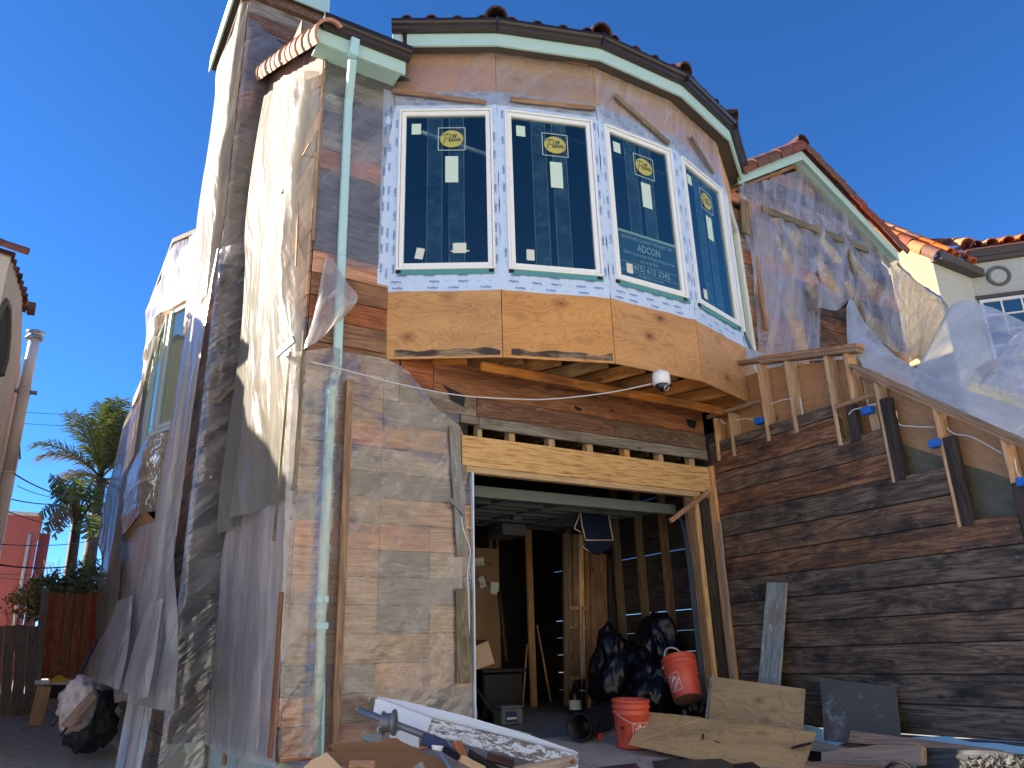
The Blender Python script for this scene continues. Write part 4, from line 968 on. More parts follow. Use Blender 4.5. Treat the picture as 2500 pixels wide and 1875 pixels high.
for y, bz in ((4.0, 2.05), (3.51, 1.58), (3.03, 1.42), (2.56, .95)): stud(y - .04, bz, railz(y) - .06, d=.12)
for y, a, b in ((4.23, 2.5, 2.86), (3.87, 2.05, 2.82), (3.38, 1.58, 2.33), (2.93, 1.1, 1.85)): stud(y - .0, a, b, 'stud_dark', .10, .06, XW - .004)
stud(4.05, 2.55, 2.82, 'stud', .09, .03, XW + .06)
stick('cap_rail', (XW + .0, 5.55, capz(5.55) + .015), (XW + .0, 5.24, capz(5.24) + .015), .11, .045, (0, 0, 1), M_['batten'], sb); stick('cap_rail', (XW + .03, 5.25, capz(5.25)), (XW + .03, 4.1, capz(4.1)), .12, .04, (0, 0, 1), M_['batten'], sb)
stick('cap_rail', (XW + .03, 5.25, capz(5.25) + .042), (XW + .03, 4.08, capz(4.08) + .042), .13, .04, (0, 0, 1), M_['batten'], sb)
stick('hand_rail', (XW + .01, 4.18, railz(4.18) - .06), (XW + .01, 2.3, railz(2.3) - .06), .08, .04, (0, 0, 1), M_['batten'], sb); stick('hand_rail', (XW + .01, 4.20, railz(4.2) - .018), (XW + .01, 2.3, railz(2.3) - .018), .1, .04, (0, 0, 1), M_['batten'], sb)
stick('brace', (XW - .02, 6.08, 3.23), (XW - .02, 5.30, 3.20), .045, .03, NL, M_['batten'], sb); stick('brace', (XW - .015, 4.42, 2.87), (XW - .015, 4.0, 2.88), .04, .03, NL, M_['batten'], sb)
XB = XW + .16
prism('plywood_backing', [(XB, 6.1, 2.6), (XB, 4.2, 2.6), (XB, 4.2, 3.34), (XB, 5.3, 3.6), (XB, 6.1, 3.6)], NL, .015, M_['ply_rail'], sb, 0, 0, x=(0, 1, 0))
prism('plywood_backing', [(XB, 4.18, 2.45), (XB, 2.3, .9), (XB, 2.3, railz(2.3) - .07), (XB, 4.18, railz(4.18) - .07)], NL, .015, M_['ply_rail'], sb, .0, 0, x=(0, 1.88, 1.55))
prism('plywood_backing', [(XB + .01, 4.18, 1.8), (XB + .01, 2.3, 1.2), (XB + .01, 2.3, 1.45), (XB + .01, 4.18, 2.55)], NL, .015, M_['ply_green'], sb, .016, 0, x=(0, 1.88, 1.55))
box('stair_backing', (XW + .03, 2.6, -.02), (XW + .06, 6.1, 1.6), M_['black'], sb); box('stair_backing', (XW + .03, 3.5, 1.6), (XW + .06, 6.1, 2.08), M_['black'], sb); box('stair_backing', (XW + .03, 4.43, 2.08), (XW + .06, 6.1, 2.78), M_['black'], sb)  # black backing raised to block slits of light between the planks
el = node('wiring', ST, (6.45, 4.2, 2.6))
def ebox(p, x=XW - .02):
    q = atx(q1(*p), x); return box('electrical_box', (x - .02, q.y - .05, q.z - .03), (x + .06, q.y + .05, q.z + .035), M_['blue_box'], el)
for p in ((422, 630), (1150, 560), (1612, 782), (2212, 1040)): ebox(p)
def ewire(pts, x=XW - .025): tube('cable', spline([atx(q1(*p), x) for p in pts], 18), .006, M_['wire_w'], el, 5)
ewire([(165, 615), (180, 640), (198, 648)]); ewire([(255, 628), (320, 615), (370, 618), (402, 628)]); ewire([(503, 517), (570, 490), (645, 480)]); ewire([(698, 468), (708, 520), (716, 590)])
ewire([(1028, 585), (1060, 555), (1118, 540)]); ewire([(1165, 535), (1180, 520), (1215, 515)]); ewire([(1295, 515), (1350, 570), (1365, 650), (1480, 668), (1612, 670)], XW + .05); ewire([(1690, 675), (1740, 715), (1850, 735), (1960, 790), (2065, 850)], XW + .05); ewire([(2148, 880), (2165, 970), (2205, 1035)])
# landing and steps behind the parapet
box('landing', (XW + .18, 4.2, 2.55), (9.2, 6.15, 2.7), M_['stud_dark'], ST)
for k in range(10): box('step', (XW + .18, 4.2 - (k + 1) * .28, 2.3 - k * .235), (7.9, 4.2 - k * .28, 2.5 - k * .235), M_['stud_dark'], ST)
# ------------------------------------------------------------------ plastic sheeting: each hung sheet is a thing of its own, with the battens that hold it
def psheet(label, loc): return thing('plastic_sheet', label, 'plastic sheet', loc, 'plastic sheets hung over the house')
def onY(f, y, *pp): return [aty(f(*p), y) for p in pp]
def onX(f, x, *pp): return [atx(f(*p), x) for p in pp]
# 1 front wall left of the garage
S1 = psheet('clear crinkled plastic sheet over pink planks beside the garage opening', (2.4, 6.15, 0))
yp = 6.172
poly = onY(q8, yp, (700, 165), (850, 160), (1000, 150), (1110, 175), (1250, 188)) + onY(z4, yp, (215, 735), (330, 800), (400, 900), (470, 985), (540, 1035), (600, 1080), (650, 1200), (657, 1290), (630, 1420)) \
    + onY(z7, yp, (1222, 10), (1218, 200), (1245, 330), (1230, 500), (1240, 700), (1268, 1000), (1285, 1335)) + [V((3.38, yp, .03)), V((2.6, yp, .02)), V((1.74, yp, .02))]
def bulge(q, p): return .075 * math.exp(-((q.x - 1.99) / .075) ** 4) * (1 if q.z < 2.95 else 0.6) + (.05 * max(0, (q.z - 2.55)) * (.5 + .5 * math.sin(q.x * 9 + q.z * 5)) if q.z > 2.5 else 0)
sheet('film', poly, NF, (0, 0, 1), M_['film_front'], S1, .032, .012, (3.2, 1.6), 3.3, pull=bulge, off=.002, fine=.8)
stick('batten', (2.135, 6.155, 3.0), (2.15, 6.155, .05), .062, .038, NF, M_['batten'], S1, .0)
stick('batten', *onY(q8, 6.15, (1260, 1), (1261, 2)) and (V((3.16, 6.15, 2.72)), V((3.235, 6.15, 1.53))), .10, .02, NF, M_['batten_grey'], S1, 0)
stick('batten', (3.245, 6.15, 1.25), (3.25, 6.15, .48), .14, .02, NF, M_['batten_green'], S1, 0)
tube('corner_bead', spline([aty(z7(*p), 6.13) for p in ((1175, -60), (1195, 60), (1240, 190), (1220, 330), (1228, 480))] + [V((3.30, 6.13, .8))], 14), .009, M_['metal'], S1, 6)
stick('bent_metal', *onY(z4, 6.11, (545, 1475), (625, 1555)), .035, .01, NF, M_['metal_dull'], S1, 0)
# 2 upper left wall
S2 = psheet('clear plastic sheet over grey planks between the downspout and bay window', (2.1, 6.15, 4.1))
yp = 6.174
poly = onY(z1, yp, (935, 330), (1090, 395), (1180, 435), (1400, 515), (1500, 505)) + [V((2.47, yp, 5.9)), V((2.40, yp, 5.2)), V((2.39, yp, 4.5))] + onY(z4, yp, (165, 236), (90, 243), (0, 225), (-90, 200)) + [V((1.76, yp, 4.3)), V((1.75, yp, 5.2))]
sheet('film', poly, NF, (0, 0, 1), M_['film_clear'], S2, .035, .011, (2.5, 2.2), 8.1, off=.001, fine=.7)
# loose flap hanging at the corner
S3 = psheet('torn milky plastic flap hanging loose at the corner below the downspout', (1.8, 6.0, 3.6))
d_ = lambda x, y: (x * 1.1302, y * 1.1302)
film('film', [[aty(d_(700, 560), 6.14), aty(d_(712, 558), 6.12), aty(d_(728, 575), 6.1)], [aty(d_(690, 620), 6.12), aty(d_(725, 615), 6.03), aty(d_(750, 610), 6.03)], [aty(d_(675, 690), 6.1), aty(d_(720, 670), 6.0), aty(d_(772, 650), 6.02)], [aty(d_(655, 755), 6.12), aty(d_(690, 735), 6.04), aty(d_(712, 712), 6.06)]], M_['film_side'], S3, 26, 30, .03, (4, 2), NF, 2.2)
# 4 bay top
S4 = psheet('clear plastic sheet over pale plywood between the bay windows and eave', (4.8, 5.3, 6.1))
for i in range(4):
    L = FACE[i][3]; o, e, n, _ = FACE[i]
    za, zb_ = (6.10, 6.78) if i < 2 else (6.08, 6.74)
    sheet('film', [onf(i, 0, za), onf(i, L, za), onf(i, L, zb_), onf(i, L * .5, zb_ + .02), onf(i, 0, zb_)], n, (0, 0, 1), M_['film_clear' if i < 2 else 'film_entry'], S4, .04, .010 if i < 2 else .022, (2.2, 3.0), 4.4 + i, off=.026, fine=.6)
for (i, a, b, m, w) in [(0, (.0, 6.26), (.97, 6.10), 'batten', .05), (1, (.14, 6.165), (1.07, 6.19), 'batten', .055), (2, (.24, 6.47), (.99, 6.10), 'batten_green', .06), (3, (.33, 6.43), (.80, 6.15), 'batten_green', .055), (1, (.1, 6.83), (1.03, 6.80), 'batten', .055)]:
    stick('batten', onf(i, *a), onf(i, *b), w, .022, FACE[i][2], M_[m], S4, .05 if a[1] < 6.7 else .02)
# 5 sunlit sheet on the side wall, front part
S5 = psheet('wrinkled milky plastic sheet on the narrow side wall below the tiled rake', (1.7, 7.4, 2))
def sx(y0, y1, z, dx, k=5): return [V((1.75 - .035 - dx * math.sin(math.pi * (j / (k - 1))) , y0 + (y1 - y0) * j / (k - 1), z)) for j in range(k)]
top = [V((1.71, 8.62, 7.55)), V((1.69, 7.9, 7.2)), V((1.68, 7.2, 6.85)), V((1.68, 6.6, 6.45)), V((1.705, 6.18, 6.2))]
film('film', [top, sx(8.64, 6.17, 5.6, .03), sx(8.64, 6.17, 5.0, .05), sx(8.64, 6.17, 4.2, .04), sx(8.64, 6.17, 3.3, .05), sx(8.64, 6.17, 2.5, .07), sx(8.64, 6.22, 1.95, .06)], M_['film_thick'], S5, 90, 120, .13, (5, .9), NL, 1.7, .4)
stick('batten', (1.715, 6.165, 3.4), (1.71, 6.165, 2.0), .03, .02, NF, M_['batten_green'], S5)
stick('batten', *onX(z5, 1.62, (1805, 90), (1755, 800)), .035, .02, NL, M_['batten'], S5); stick('batten', *onX(z1, 1.62, (850, 970), (560, 1480)), .018, .012, NL, M_['batten'], S5)
stick('batten', *onX(q8, 1.63, (722, 165), (668, 800)), .03, .02, NL, M_['batten_green'], S5); stick('batten', *onX(q8, 1.63, (668, 800), (612, 1440)), .03, .02, NL, M_['batten_green'], S5)
stick('batten', *onX(z1, 1.62, (775, 1370), (760, 1800)), .03, .015, NL, M_['batten'], S5)
prism('foil_board', onX(z5, 1.55, (1872, 860), (1985, 745), (2002, 790), (1880, 895)), NL, .02, M_['foil'], S5, 0, .002)
# 6 lower side sheet
S6 = psheet('hazy plastic sheet hanging to the ground on the lower side wall', (1.7, 7.4, 0))
film('film', [sx(8.64, 6.18, 2.45, .02), sx(8.64, 6.18, 1.6, .06), sx(8.64, 6.18, .9, .05), sx(8.64, 6.18, .3, .07), sx(8.6, 6.15, -.02, .09)], M_['film_side'], S6, 60, 70, .04, (6, 1.1), NL, 5.1, .4)
stick('batten', *onX(z6, 1.62, (1640, 640), (1572, 1600)), .05, .025, NL, M_['batten_red'], S6); stick('batten', *onX(z6, 1.66, (1418, 255), (1308, 1640)), .06, .03, NL, M_['batten'], S6)
# 7 chimney
S7 = psheet('long sunlit plastic sheet billowing down the side face of the chimney', (1.3, 9.4, 4.5))
def cx(z, dx, y0=8.66, y1=10.25): return [V((1.335, y1, z)), V((1.33 - dx * .7, y1 - .45, z)), V((1.33 - dx, y1 - .85, z)), V((1.335 - dx * .45, y0 + .22, z)), V((1.345, y0, z))]
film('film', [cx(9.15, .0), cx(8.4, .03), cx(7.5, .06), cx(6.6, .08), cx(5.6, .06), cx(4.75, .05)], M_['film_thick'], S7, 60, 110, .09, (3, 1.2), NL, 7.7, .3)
sheet('film', [(1.35, 8.665, 5.15), (1.72, 8.665, 5.2), (1.74, 8.665, 6.6), (1.74, 8.665, 7.8), (1.9, 8.665, 8.6), (1.36, 8.665, 8.9)], NF, (0, 0, 1), M_['film_clear'], S7, .05, .015, (2, 1.5), 12.2)
stick('batten', *onX(z1, 1.3, (195, 385), (310, 420)), .05, .03, NL, M_['batten'], S7)
S8 = psheet('dusty clear plastic sheet stretched over the lower chimney planks', (1.5, 8.66, 0))
film('film', [[V((1.33, 8.63, 5.32)), V((1.5, 8.58, 5.42)), V((1.745, 8.6, 5.62))], [V((1.33, 8.65, 4.9)), V((1.5, 8.64, 4.9)), V((1.745, 8.64, 4.9))], [V((1.33, 8.65, 3.4)), V((1.5, 8.62, 3.4)), V((1.745, 8.64, 3.4))], [V((1.31, 8.6, 1.9)), V((1.5, 8.60, 1.9)), V((1.745, 8.62, 1.9))], [V((1.31, 8.6, .6)), V((1.5, 8.62, .6)), V((1.745, 8.62, .6))], [V((1.28, 8.55, -.35)), V((1.5, 8.6, -.35)), V((1.74, 8.6, -.35))]], M_['film_chimney'], S8, 40, 160, .03, (2.2, 7), NF, 3.9, .5)
stick('batten', *onY(z5, 8.56, (1725, 935), (1465, 1200)), .04, .025, NF, M_['batten_green'], S8)
# 8 drape below the chimney on its side face
S9 = psheet('long grey hazy plastic drape falling in folds beside the chimney vent', (1.2, 9.4, 0))
def dx9(z, a, b): k = 1 - .5 * max(0, min(1, (1.5 - z) / 1.8)); return [V((b, 8.66 + 1.49 * k, z)), V((b - .02, 8.66 + 1.0 * k, z)), V((a - .02, 8.66 + .5 * k, z)), V((a, 8.66, z))]
film('film', [dx9(5.35, 1.32, 1.34), dx9(4.4, 1.28, 1.3), dx9(3.3, 1.25, 1.27), dx9(2.2, 1.24, 1.25), dx9(1.1, 1.22, 1.22), dx9(.3, 1.2, 1.15), dx9(-.4, 1.15, 1.1)], M_['film_side'], S9, 50, 110, .07, (4.5, .8), NL, 6.6, .3)
# 9 oriel: sunlit head
S10 = psheet('bright puckered plastic sheet between the oriel windows and their eave', (1.1, 11, 5.4))
OX = lambda z, d=0.: [V((1.40 - d, 10.2, z)), V((1.26 - d, 10.6, z)), V((1.10 - d, 11.0, z)), V((1.09 - d, 11.9, z)), V((1.09 - d, 13.0, z)), V((1.2 - d, 13.7, z))]
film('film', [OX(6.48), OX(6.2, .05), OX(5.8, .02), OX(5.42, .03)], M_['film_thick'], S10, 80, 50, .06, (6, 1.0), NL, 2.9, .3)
S11 = psheet('dark brown creased plastic sheet tucked under the oriel window sill', (1.1, 11, 2.6))
film('film', [OX(3.58, .01), OX(3.2, .03), OX(2.85, .02), OX(2.55, -.02)], M_['film_chimney'], S11, 60, 34, .03, (5, 4), NL, 5.9, .5)
# 10 far end of the side wall
S12 = psheet('bright plastic sheet bulging out beyond the far end of the oriel', (1.1, 15, 1))
XX = 1.12
film('film', [onX(z5, XX, (1045, 560), (1105, 610)), onX(z5, XX, (1000, 900), (1062, 840)), onX(z5, XX, (955, 1150), (1005, 1040)), onX(z5, XX, (850, 1350), (965, 1330)), onX(z5, XX, (790, 1600), (930, 1600)), onX(z6, XX, (640, 25), (745, 70)), onX(z6, XX, (575, 330), (705, 300)), onX(z6, XX, (600, 450), (700, 420)), onX(z6, XX, (570, 700), (690, 650)), onX(z6, XX, (566, 950), (640, 930))], M_['film_thick'], S12, 40, 110, .07, (3.5, .9), (-1, -.3, 0), 9.2, .25)
S13 = psheet('hazy plastic curtain hanging in front of the lower side window', (1.2, 11.5, 0))
film('film', [onX(z6, 1.22, (700, 290), (830, 260), (950, 220), (1010, 180)), onX(z6, 1.2, (690, 600), (800, 560), (920, 500), (1010, 480)), onX(z6, 1.17, (650, 900), (790, 850), (930, 800), (1030, 800)), onX(z6, 1.15, (640, 1080), (760, 1060), (900, 1050), (1030, 1050)), onX(z6, 1.13, (670, 1290), (740, 1270), (850, 1300), (1000, 1330))], M_['film_side'], S13, 60, 90, .05, (5.5, 1.), NL, 4.2, .3)
stick('batten', *onX(z6, 1.24, (778, 310), (735, 660)), .07, .03, NL, M_['batten'], S13); stick('batten', *onX(z6, 1.2, (985, 350), (972, 540)), .03, .02, NL, M_['batten_red'], S13)
S14 = psheet('wind blown white plastic flap swinging out above the debris heap', (1.0, 11.8, .4))
film('film', [onX(z6, 1.1, (690, 700), (770, 660)), onX(z6, 1.03, (600, 880), (755, 850)), onX(z6, .95, (490, 1070), (640, 1000), (735, 1010)), onX(z6, .94, (478, 1150), (600, 1170), (690, 1205))], M_['film_side'], S14, 30, 34, .03, (2.5, 1.2), NL, 6.1)
S15 = psheet('wind blown plastic flap with torn hem beside the plywood patch', (1.0, 11, .3))
film('film', [onX(z6, 1.1, (880, 700), (945, 680)), onX(z6, 1.05, (800, 900), (915, 900)), onX(z6, 1.0, (735, 1130), (800, 1120), (895, 1060)), onX(z6, 1.0, (725, 1200), (790, 1255), (855, 1250))], M_['film_side'], S15, 26, 34, .03, (2.5, 1.2), NL, 7.4)
# 11 entry gable
S16 = psheet('torn clear plastic sheet draped over the gabled entry wall', (9, 6.1, 3))
yp = 6.14
poly = onY(z3, yp, (250, 430), (420, 410), (560, 360), (700, 318), (850, 480), (1010, 640), (1160, 800), (1290, 905), (1330, 1080), (1380, 1350), (1430, 1600)) + onY(z3, yp, (1300, 1560), (1180, 1440), (1110, 1360), (1040, 1530)) + onY(z3, yp, (1060, 1610), (800, 1610), (560, 1640), (350, 1700)) + [V((7.52, yp, 4.3)), V((7.52, yp, 5.6))]
hole = onY(z3, yp, (765, 1035), (795, 1005), (818, 1060), (822, 1240), (935, 1268), (1000, 1205), (1022, 1290), (1012, 1400), (1035, 1530), (810, 1568), (816, 1300), (800, 1090))
def tent(q, p):
    a = math.atan2(q.x - 8.2, 7.9 - q.z); b = math.atan2(q.x - 7.6, 6.9 - q.z); w = max(0, math.sin(min(1, max(0, (7.3 - q.z) / 3.6)) * math.pi))
    return .06 * w * (abs(math.sin(a * 17 + .7 * nz(q.x, q.z))) ** 1.5 + .7 * abs(math.sin(b * 11 + nz(q.x * 2, q.z))))
sheet('film', poly, NF, (0, 0, 1), M_['film_entry'], S16, .035, .035, (3.2, .7), 6.3, [hole], tent, .01, .25)
film('torn_flap', [onY(z3, 6.02, (820, 1080), (870, 1110), (1000, 1195)), onY(z3, 5.95, (822, 1170), (900, 1200), (995, 1208)), onY(z3, 5.9, (823, 1245), (935, 1270), (960, 1230))], M_['film_side'], S16, 14, 12, .02, (2, 2), NF, 1.2)
for a, b, m, w in [((437, 580), (1155, 862), 'batten_green', .10), ((1012, 822), (1130, 1372), 'batten_green', .06), ((347, 530), (465, 1400), 'batten', .06), ((318, 525), (332, 752), 'batten_green', .15)]:
    stick('batten', aty(z3(*a), 6.08), aty(z3(*b), 6.08), w, .03, NF, M_[m], S16, 0)
# 12 fan of film pulled to the right
S17 = psheet('fan of plastic film pulled taut from the entry corner towards the neighbouring house', (10, 5, 4))
film('film', [[aty(z3(1300, 925), 6.08), aty(z3(1340, 950), 6.0), aty(z3(1350, 960), 5.9)], [aty(z3(1330, 1080), 6.08), aty(z3(1450, 1080), 5.2), atx(z3(1560, 1130), 8.2)], [aty(z3(1370, 1320), 6.08), aty(z3(1500, 1200), 5.0), atx(z3(1702, 1245), 7.7)], [aty(z3(1400, 1480), 6.08), aty(z3(1500, 1400), 5.0), atx(z3(1620, 1430), 7.6)], [aty(z3(1435, 1620), 6.08), aty(z3(1480, 1600), 5.0), atx(z3(1520, 1640), 7.5)]], M_['film_entry'], S17, 40, 60, .05, (1.2, 9), (-.4, -1, 0), 3.1, .3)
# 13 over the stair rail
S18 = psheet('bluish white plastic sheet thrown over the sloping stair rail', (6.6, 3.6, 2.6))
film('film', [onX(q1, 6.75, (1025, 0), (1200, 110), (1480, 280), (1800, 430), (2230, 560)), onX(q1, 6.62, (1050, 120), (1250, 230), (1500, 360), (1850, 520), (2240, 650)), onX(q1, 6.54, (1130, 268), (1290, 345), (1560, 470), (1900, 622), (2240, 775))], M_['film_rail'], S18, 80, 20, .03, (3, 1.2), (-.6, 0, .8), 8.8)
film('film', [onX(z3, 7.0, (1015, 1290), (1040, 1200), (1090, 1260)), onX(z3, 6.95, (1020, 1480), (1080, 1420), (1190, 1420)), onX(q1, 6.9, (1050, 160), (1150, 190), (1400, 240))], M_['film_rail'], S18, 24, 30, .03, (3, 1), (-.6, -.3, .5), 2.8)
film('film', [onX(q1, 6.7, (300, 120), (430, 170), (560, 212)), onX(q1, 6.62, (318, 200), (380, 225), (470, 225)), onX(q1, 6.58, (338, 272), (400, 262), (450, 240))], M_['film_rail'], S18, 14, 14, .015, (2, 1), (-.6, 0, .8), 2.1)
S19 = psheet('tented bluish plastic sheet heaped over the far side of the stair', (7.5, 3.4, 3))
film('film', [onX(z3, 7.4, (1692, 1262), (1815, 1208), (2000, 1265), (2240, 1360)), onX(z3, 7.25, (1640, 1380), (1830, 1330), (2080, 1420), (2240, 1480)), onX(z3, 7.05, (1560, 1530), (1850, 1470), (2120, 1475), (2240, 1600)), onX(q1, 6.95, (1480, 290), (1840, 230), (1990, 220), (2240, 330)), onX(q1, 6.85, (1450, 352), (1790, 440), (1880, 380), (2240, 480))], M_['film_rail'], S19, 50, 50, .04, (3.5, 1.5), (-.8, -.4, .2), 6.9)
film('film', [onX(z3, 7.0, (2110, 1480), (2180, 1420), (2260, 1440)), onX(q1, 6.9, (2020, 230), (2110, 180), (2260, 200)), onX(q1, 6.8, (1900, 390), (2060, 350), (2260, 420)), onX(q1, 6.75, (1960, 440), (2100, 470), (2260, 560))], M_['film_entry'], S19, 30, 30, .04, (3, 2), (-.8, -.4, .2), 1.9)
st = thing('lumber_piece', 'short sawn timber end poking out from under the tented plastic sheet', 'lumber', (7, 3.1, 2.8))
stick('timber', atx(q1(1960, 330), 7.0), atx(q1(2030, 280), 7.2), .12, .09, (-1, 0, 0), M_['stud'], st)
for a, b in (((2030, 300), (2230, 400)), ((2060, 330), (2230, 430))): stick('board', atx(q1(*a), 7.3), atx(q1(*b), 7.3), .06, .03, (-1, 0, 0), M_['fence_red'], st)
# ------------------------------------------------------------------ left neighbour
NB = thing('neighbour_house', 'beige stucco house with tiled eave and arched window across the alley', 'house', (-.89, 11.4, -.4))
XN, YN = -.89, 11.37
PL = [(-8, YN), (XN, YN), (-.74, 12.7), (-.74, 24), (-8, 24)]
mk('wall', [(x, y, -.6) for x, y in PL] + [(x, y, 6.0) for x, y in PL], [(i, (i + 1) % 5, 5 + (i + 1) % 5, 5 + i) for i in range(5)] + [(5, 6, 7, 8, 9)], M_['stucco_grey'], NB)
AN = V((1.33, -.19, 0)).normalized(); AO = V((XN, YN, 0))
mk('roof_deck', [(-.88, YN - .05, 6.02), (-.69, 24, 6.02), (-3, 24, 6.5), (-3, YN - .05, 6.5)], [(0, 1, 2, 3)], M_['tile_red'], NB)
for j in range(9): tile(NB, 'tile_red' if j % 3 else 'tile_bay', (-.86 + min(.17, j * .030), YN + .02 + j * .22, 5.95), (-1, 0, .18), (0, 0, 1), .42, .2, .01)
for j in range(6): tile(NB, 'tile_red', (-.70 - j * .3, YN - .06, 6.02 + j * .05), (-1, 0, .18), (0, -.5, 1), .4, .2, .01)
box('gutter_end', (-.68, YN + 1.75, 5.97), (-.57, YN + 2.0, 6.1), M_['tile_red'], NB)
aw = node('arched_window', NB, (XN, 13, 3))
A_ = [atp(z5(*p), AO, AN) for p in ((-40, 1040), (-20, 640), (8, 550), (35, 512), (52, 560), (53, 640), (50, 760), (38, 900), (5, 1010))]
prism('pane', A_, AN, .004, M_['pane_dark'], aw, .003, 0); tube('frame', A_[1:], .05, M_['trim_dark'], aw, 6)  # flat dark sheet stands in for the shade inside the arched recess
fl = node('flue', NB, (-.62, 15.5, 0))
def on15(f, *pp): return [aty(f(*p), 15.5) for p in pp]
P0 = aty(z5(232, 770), 15.5); zt_ = P0.z; xp = P0.x
tube('pipe', [(xp, 15.5, -.4), (xp, 15.5, 3.9)], .1, M_['pipe_beige'], fl, 16); tube('pipe', [(xp, 15.5, 3.86), (xp, 15.5, zt_ - .9)], .095, M_['pipe_beige'], fl, 16); tube('pipe', [(xp, 15.5, zt_ - .92), (xp, 15.5, zt_ + .02)], .088, M_['pipe_white'], fl, 16)
MT = Matrix.Translation((xp, 15.5, zt_))
lathe('cap', [(.09, 0), (.15, .0), (.15, .03), (.11, .05), (.11, .10), (.15, .115), (.15, .14), (.06, .18), (0, .19)], M_['metal'], fl, MT, 20)
for z in (2.2, 3.88): lathe('joint', [(.098, -.02), (.106, -.015), (.106, .015), (.098, .02)], M_['pipe_beige'], fl, Matrix.Translation((xp, 15.5, z)), 16)
q = aty(z5(160, 1120), 15.5); box('bracket', (XN, 15.45, q.z - .03), (xp + .2, 15.55, q.z + .02), M_['metal_dull'], fl)
# ------------------------------------------------------------------ right neighbour
NR = thing('neighbour_house', 'cream stucco house with orange clay tiles and round medallion', 'house', (13, 6.5, 2))
XR = 12.95
P = [atx(z3(*p), XR) for p in ((1275, 770), (1590, 905))]
wl_ = [V((XR, 6.5, 2)), V((XR, 6.5, P[1].z)), V((XR, 11, P[1].z + (11 - 6.5) * (P[0].z - P[1].z) / (P[0].y - P[1].y))), V((XR, 11, 2))]
prism('side_wall', wl_, (-1, 0, 0), .2, M_['stucco_cream'], NR, -.2, 0)
rs_ = (P[0].z - P[1].z) / (P[0].y - P[1].y)
box('front_wall', (XR + .005, 6.485, 2), (14.25, 6.7, P[1].z - .02), M_['stucco_white'], NR)
drr = V((0, 1, rs_)).normalized(); urr = V((0, -rs_, 1)).normalized()
for j in range(9): tile(NR, 'tile_red' if j in (0, 2, 5) else 'tile_orange', V((XR - .02, 6.35, P[1].z - .04)) + drr * (.30 * j), drr, V((-.8, 0, .6)), .4, .24)
for c in range(1, 5):
    for j in range(7): tile(NR, 'tile_orange' if (j + c) % 3 else 'tile_red', V((XR + .25 * c, 6.3, P[1].z + .05)) + drr * (.32 * j), drr, urr, .42, .22)
box('fascia', (XR - .05, 6.28, P[1].z - .13), (14.3, 6.36, P[1].z + .02), M_['trim_dark'], NR); box('soffit', (XR - .04, 6.362, P[1].z - .11), (14.3, 6.495, P[1].z - .05), M_['trim_dark'], NR)
mk('roof_deck', [V((XR - .1, 6.3, P[1].z + .03)), V((14.4, 6.3, P[1].z + .03)), V((14.4, 9, P[1].z + .03 + 2.7 * rs_)), V((XR - .1, 9, P[1].z + .03 + 2.7 * rs_))], [(0, 1, 2, 3)], M_['tile_orange'], NR)
# angled bay facet of that house
Fa, Fb = V((14.22, 6.48, 0)), V((16.1, 4.45, 0)); fe = (Fb - Fa).normalized(); fn = V((fe.y, -fe.x, 0)); FL = (Fb - Fa).length
ft_ = atp(z3(1830, 930), Fa, fn).z; fz = max(ft_, 6.9)
zc_ = [atp(z3(*p), Fa, fn) for p in ((1830, 870), (2212, 860))]; ez = sum(p.z for p in zc_) / 2
prism('bay_wall', [Fa + V((0, 0, 2)), Fb + V((0, 0, 2)), Fb + V((0, 0, ez)), Fa + V((0, 0, ez))], fn, .2, M_['stucco_white'], NR, -.2, 0)
for d, a, b in ((.13, -.12, .03), (.10, -.2, -.121), (.0, -.42, -.395)):
    prism('cornice' if a > -.3 else 'string_course', [Fa + V((0, 0, ez + a)), Fb + V((0, 0, ez + a)), Fb + V((0, 0, ez + b)), Fa + V((0, 0, ez + b))], fn, d if d else .012, M_['trim_dark' if a > -.3 else 'stucco_white'], NR, .001, 0)
fr_ = (-fn + V((0, 0, .42))).normalized(); fu = fe.cross(fr_); fu = fu if fu.z > 0 else -fu
mk('roof_deck', [Fa + fn * .2 + V((0, 0, ez + .03)), Fb + fn * .2 + V((0, 0, ez + .03)), Fb + fn * .2 + V((0, 0, ez + .03)) + fr_ * 3, Fa + fn * .2 + V((0, 0, ez + .03)) + fr_ * 3], [(0, 1, 2, 3)], M_['tile_orange'], NR)
for c in range(10):
    for j in range(3): tile(NR, 'tile_orange' if (c * 7 + j * 3) % 5 else 'tile_red', Fa + fe * (.13 + .27 * c) + fn * .22 + V((0, 0, ez + .05)) + fr_ * (.33 * j), fr_, fu, .42, .23)
hp = Fa + fn * .2 + V((0, 0, ez + .1))
for j in range(6): tile(NR, 'tile_red' if j % 2 else 'tile_orange', hp + (V((.3, .5, .33)).normalized()) * (.32 * j), (.3, .5, .33), (0, 0, 1), .42, .3)
mc = atp(z3(2040, 1035), Fa, fn); MM = frame(mc, fe, fn)
rm = (atp(z3(2125, 1035), Fa, fn) - mc).length
md = node('medallion', NR, mc)
lathe('rim', [(rm, 0), (rm, .03), (rm * .9, .05), (rm * .8, .045), (rm * .72, .03), (rm * .7, .015)], M_['medallion'], md, MM, 32); lathe('boss', [(rm * .7, .012), (rm * .62, .03), (rm * .5, .022), (rm * .3, .04), (rm * .12, .03), (0, .05)], M_['stucco_white'], md, MM, 24)
nw = node('window', NR, Fa + V((0, 0, 5)))
w0, w1_ = atp(z3(1910, 1215), Fa, fn), atp(z3(2212, 1190), Fa, fn)
uL = (w0 - Fa).dot(fe); zT = w0.z - .0
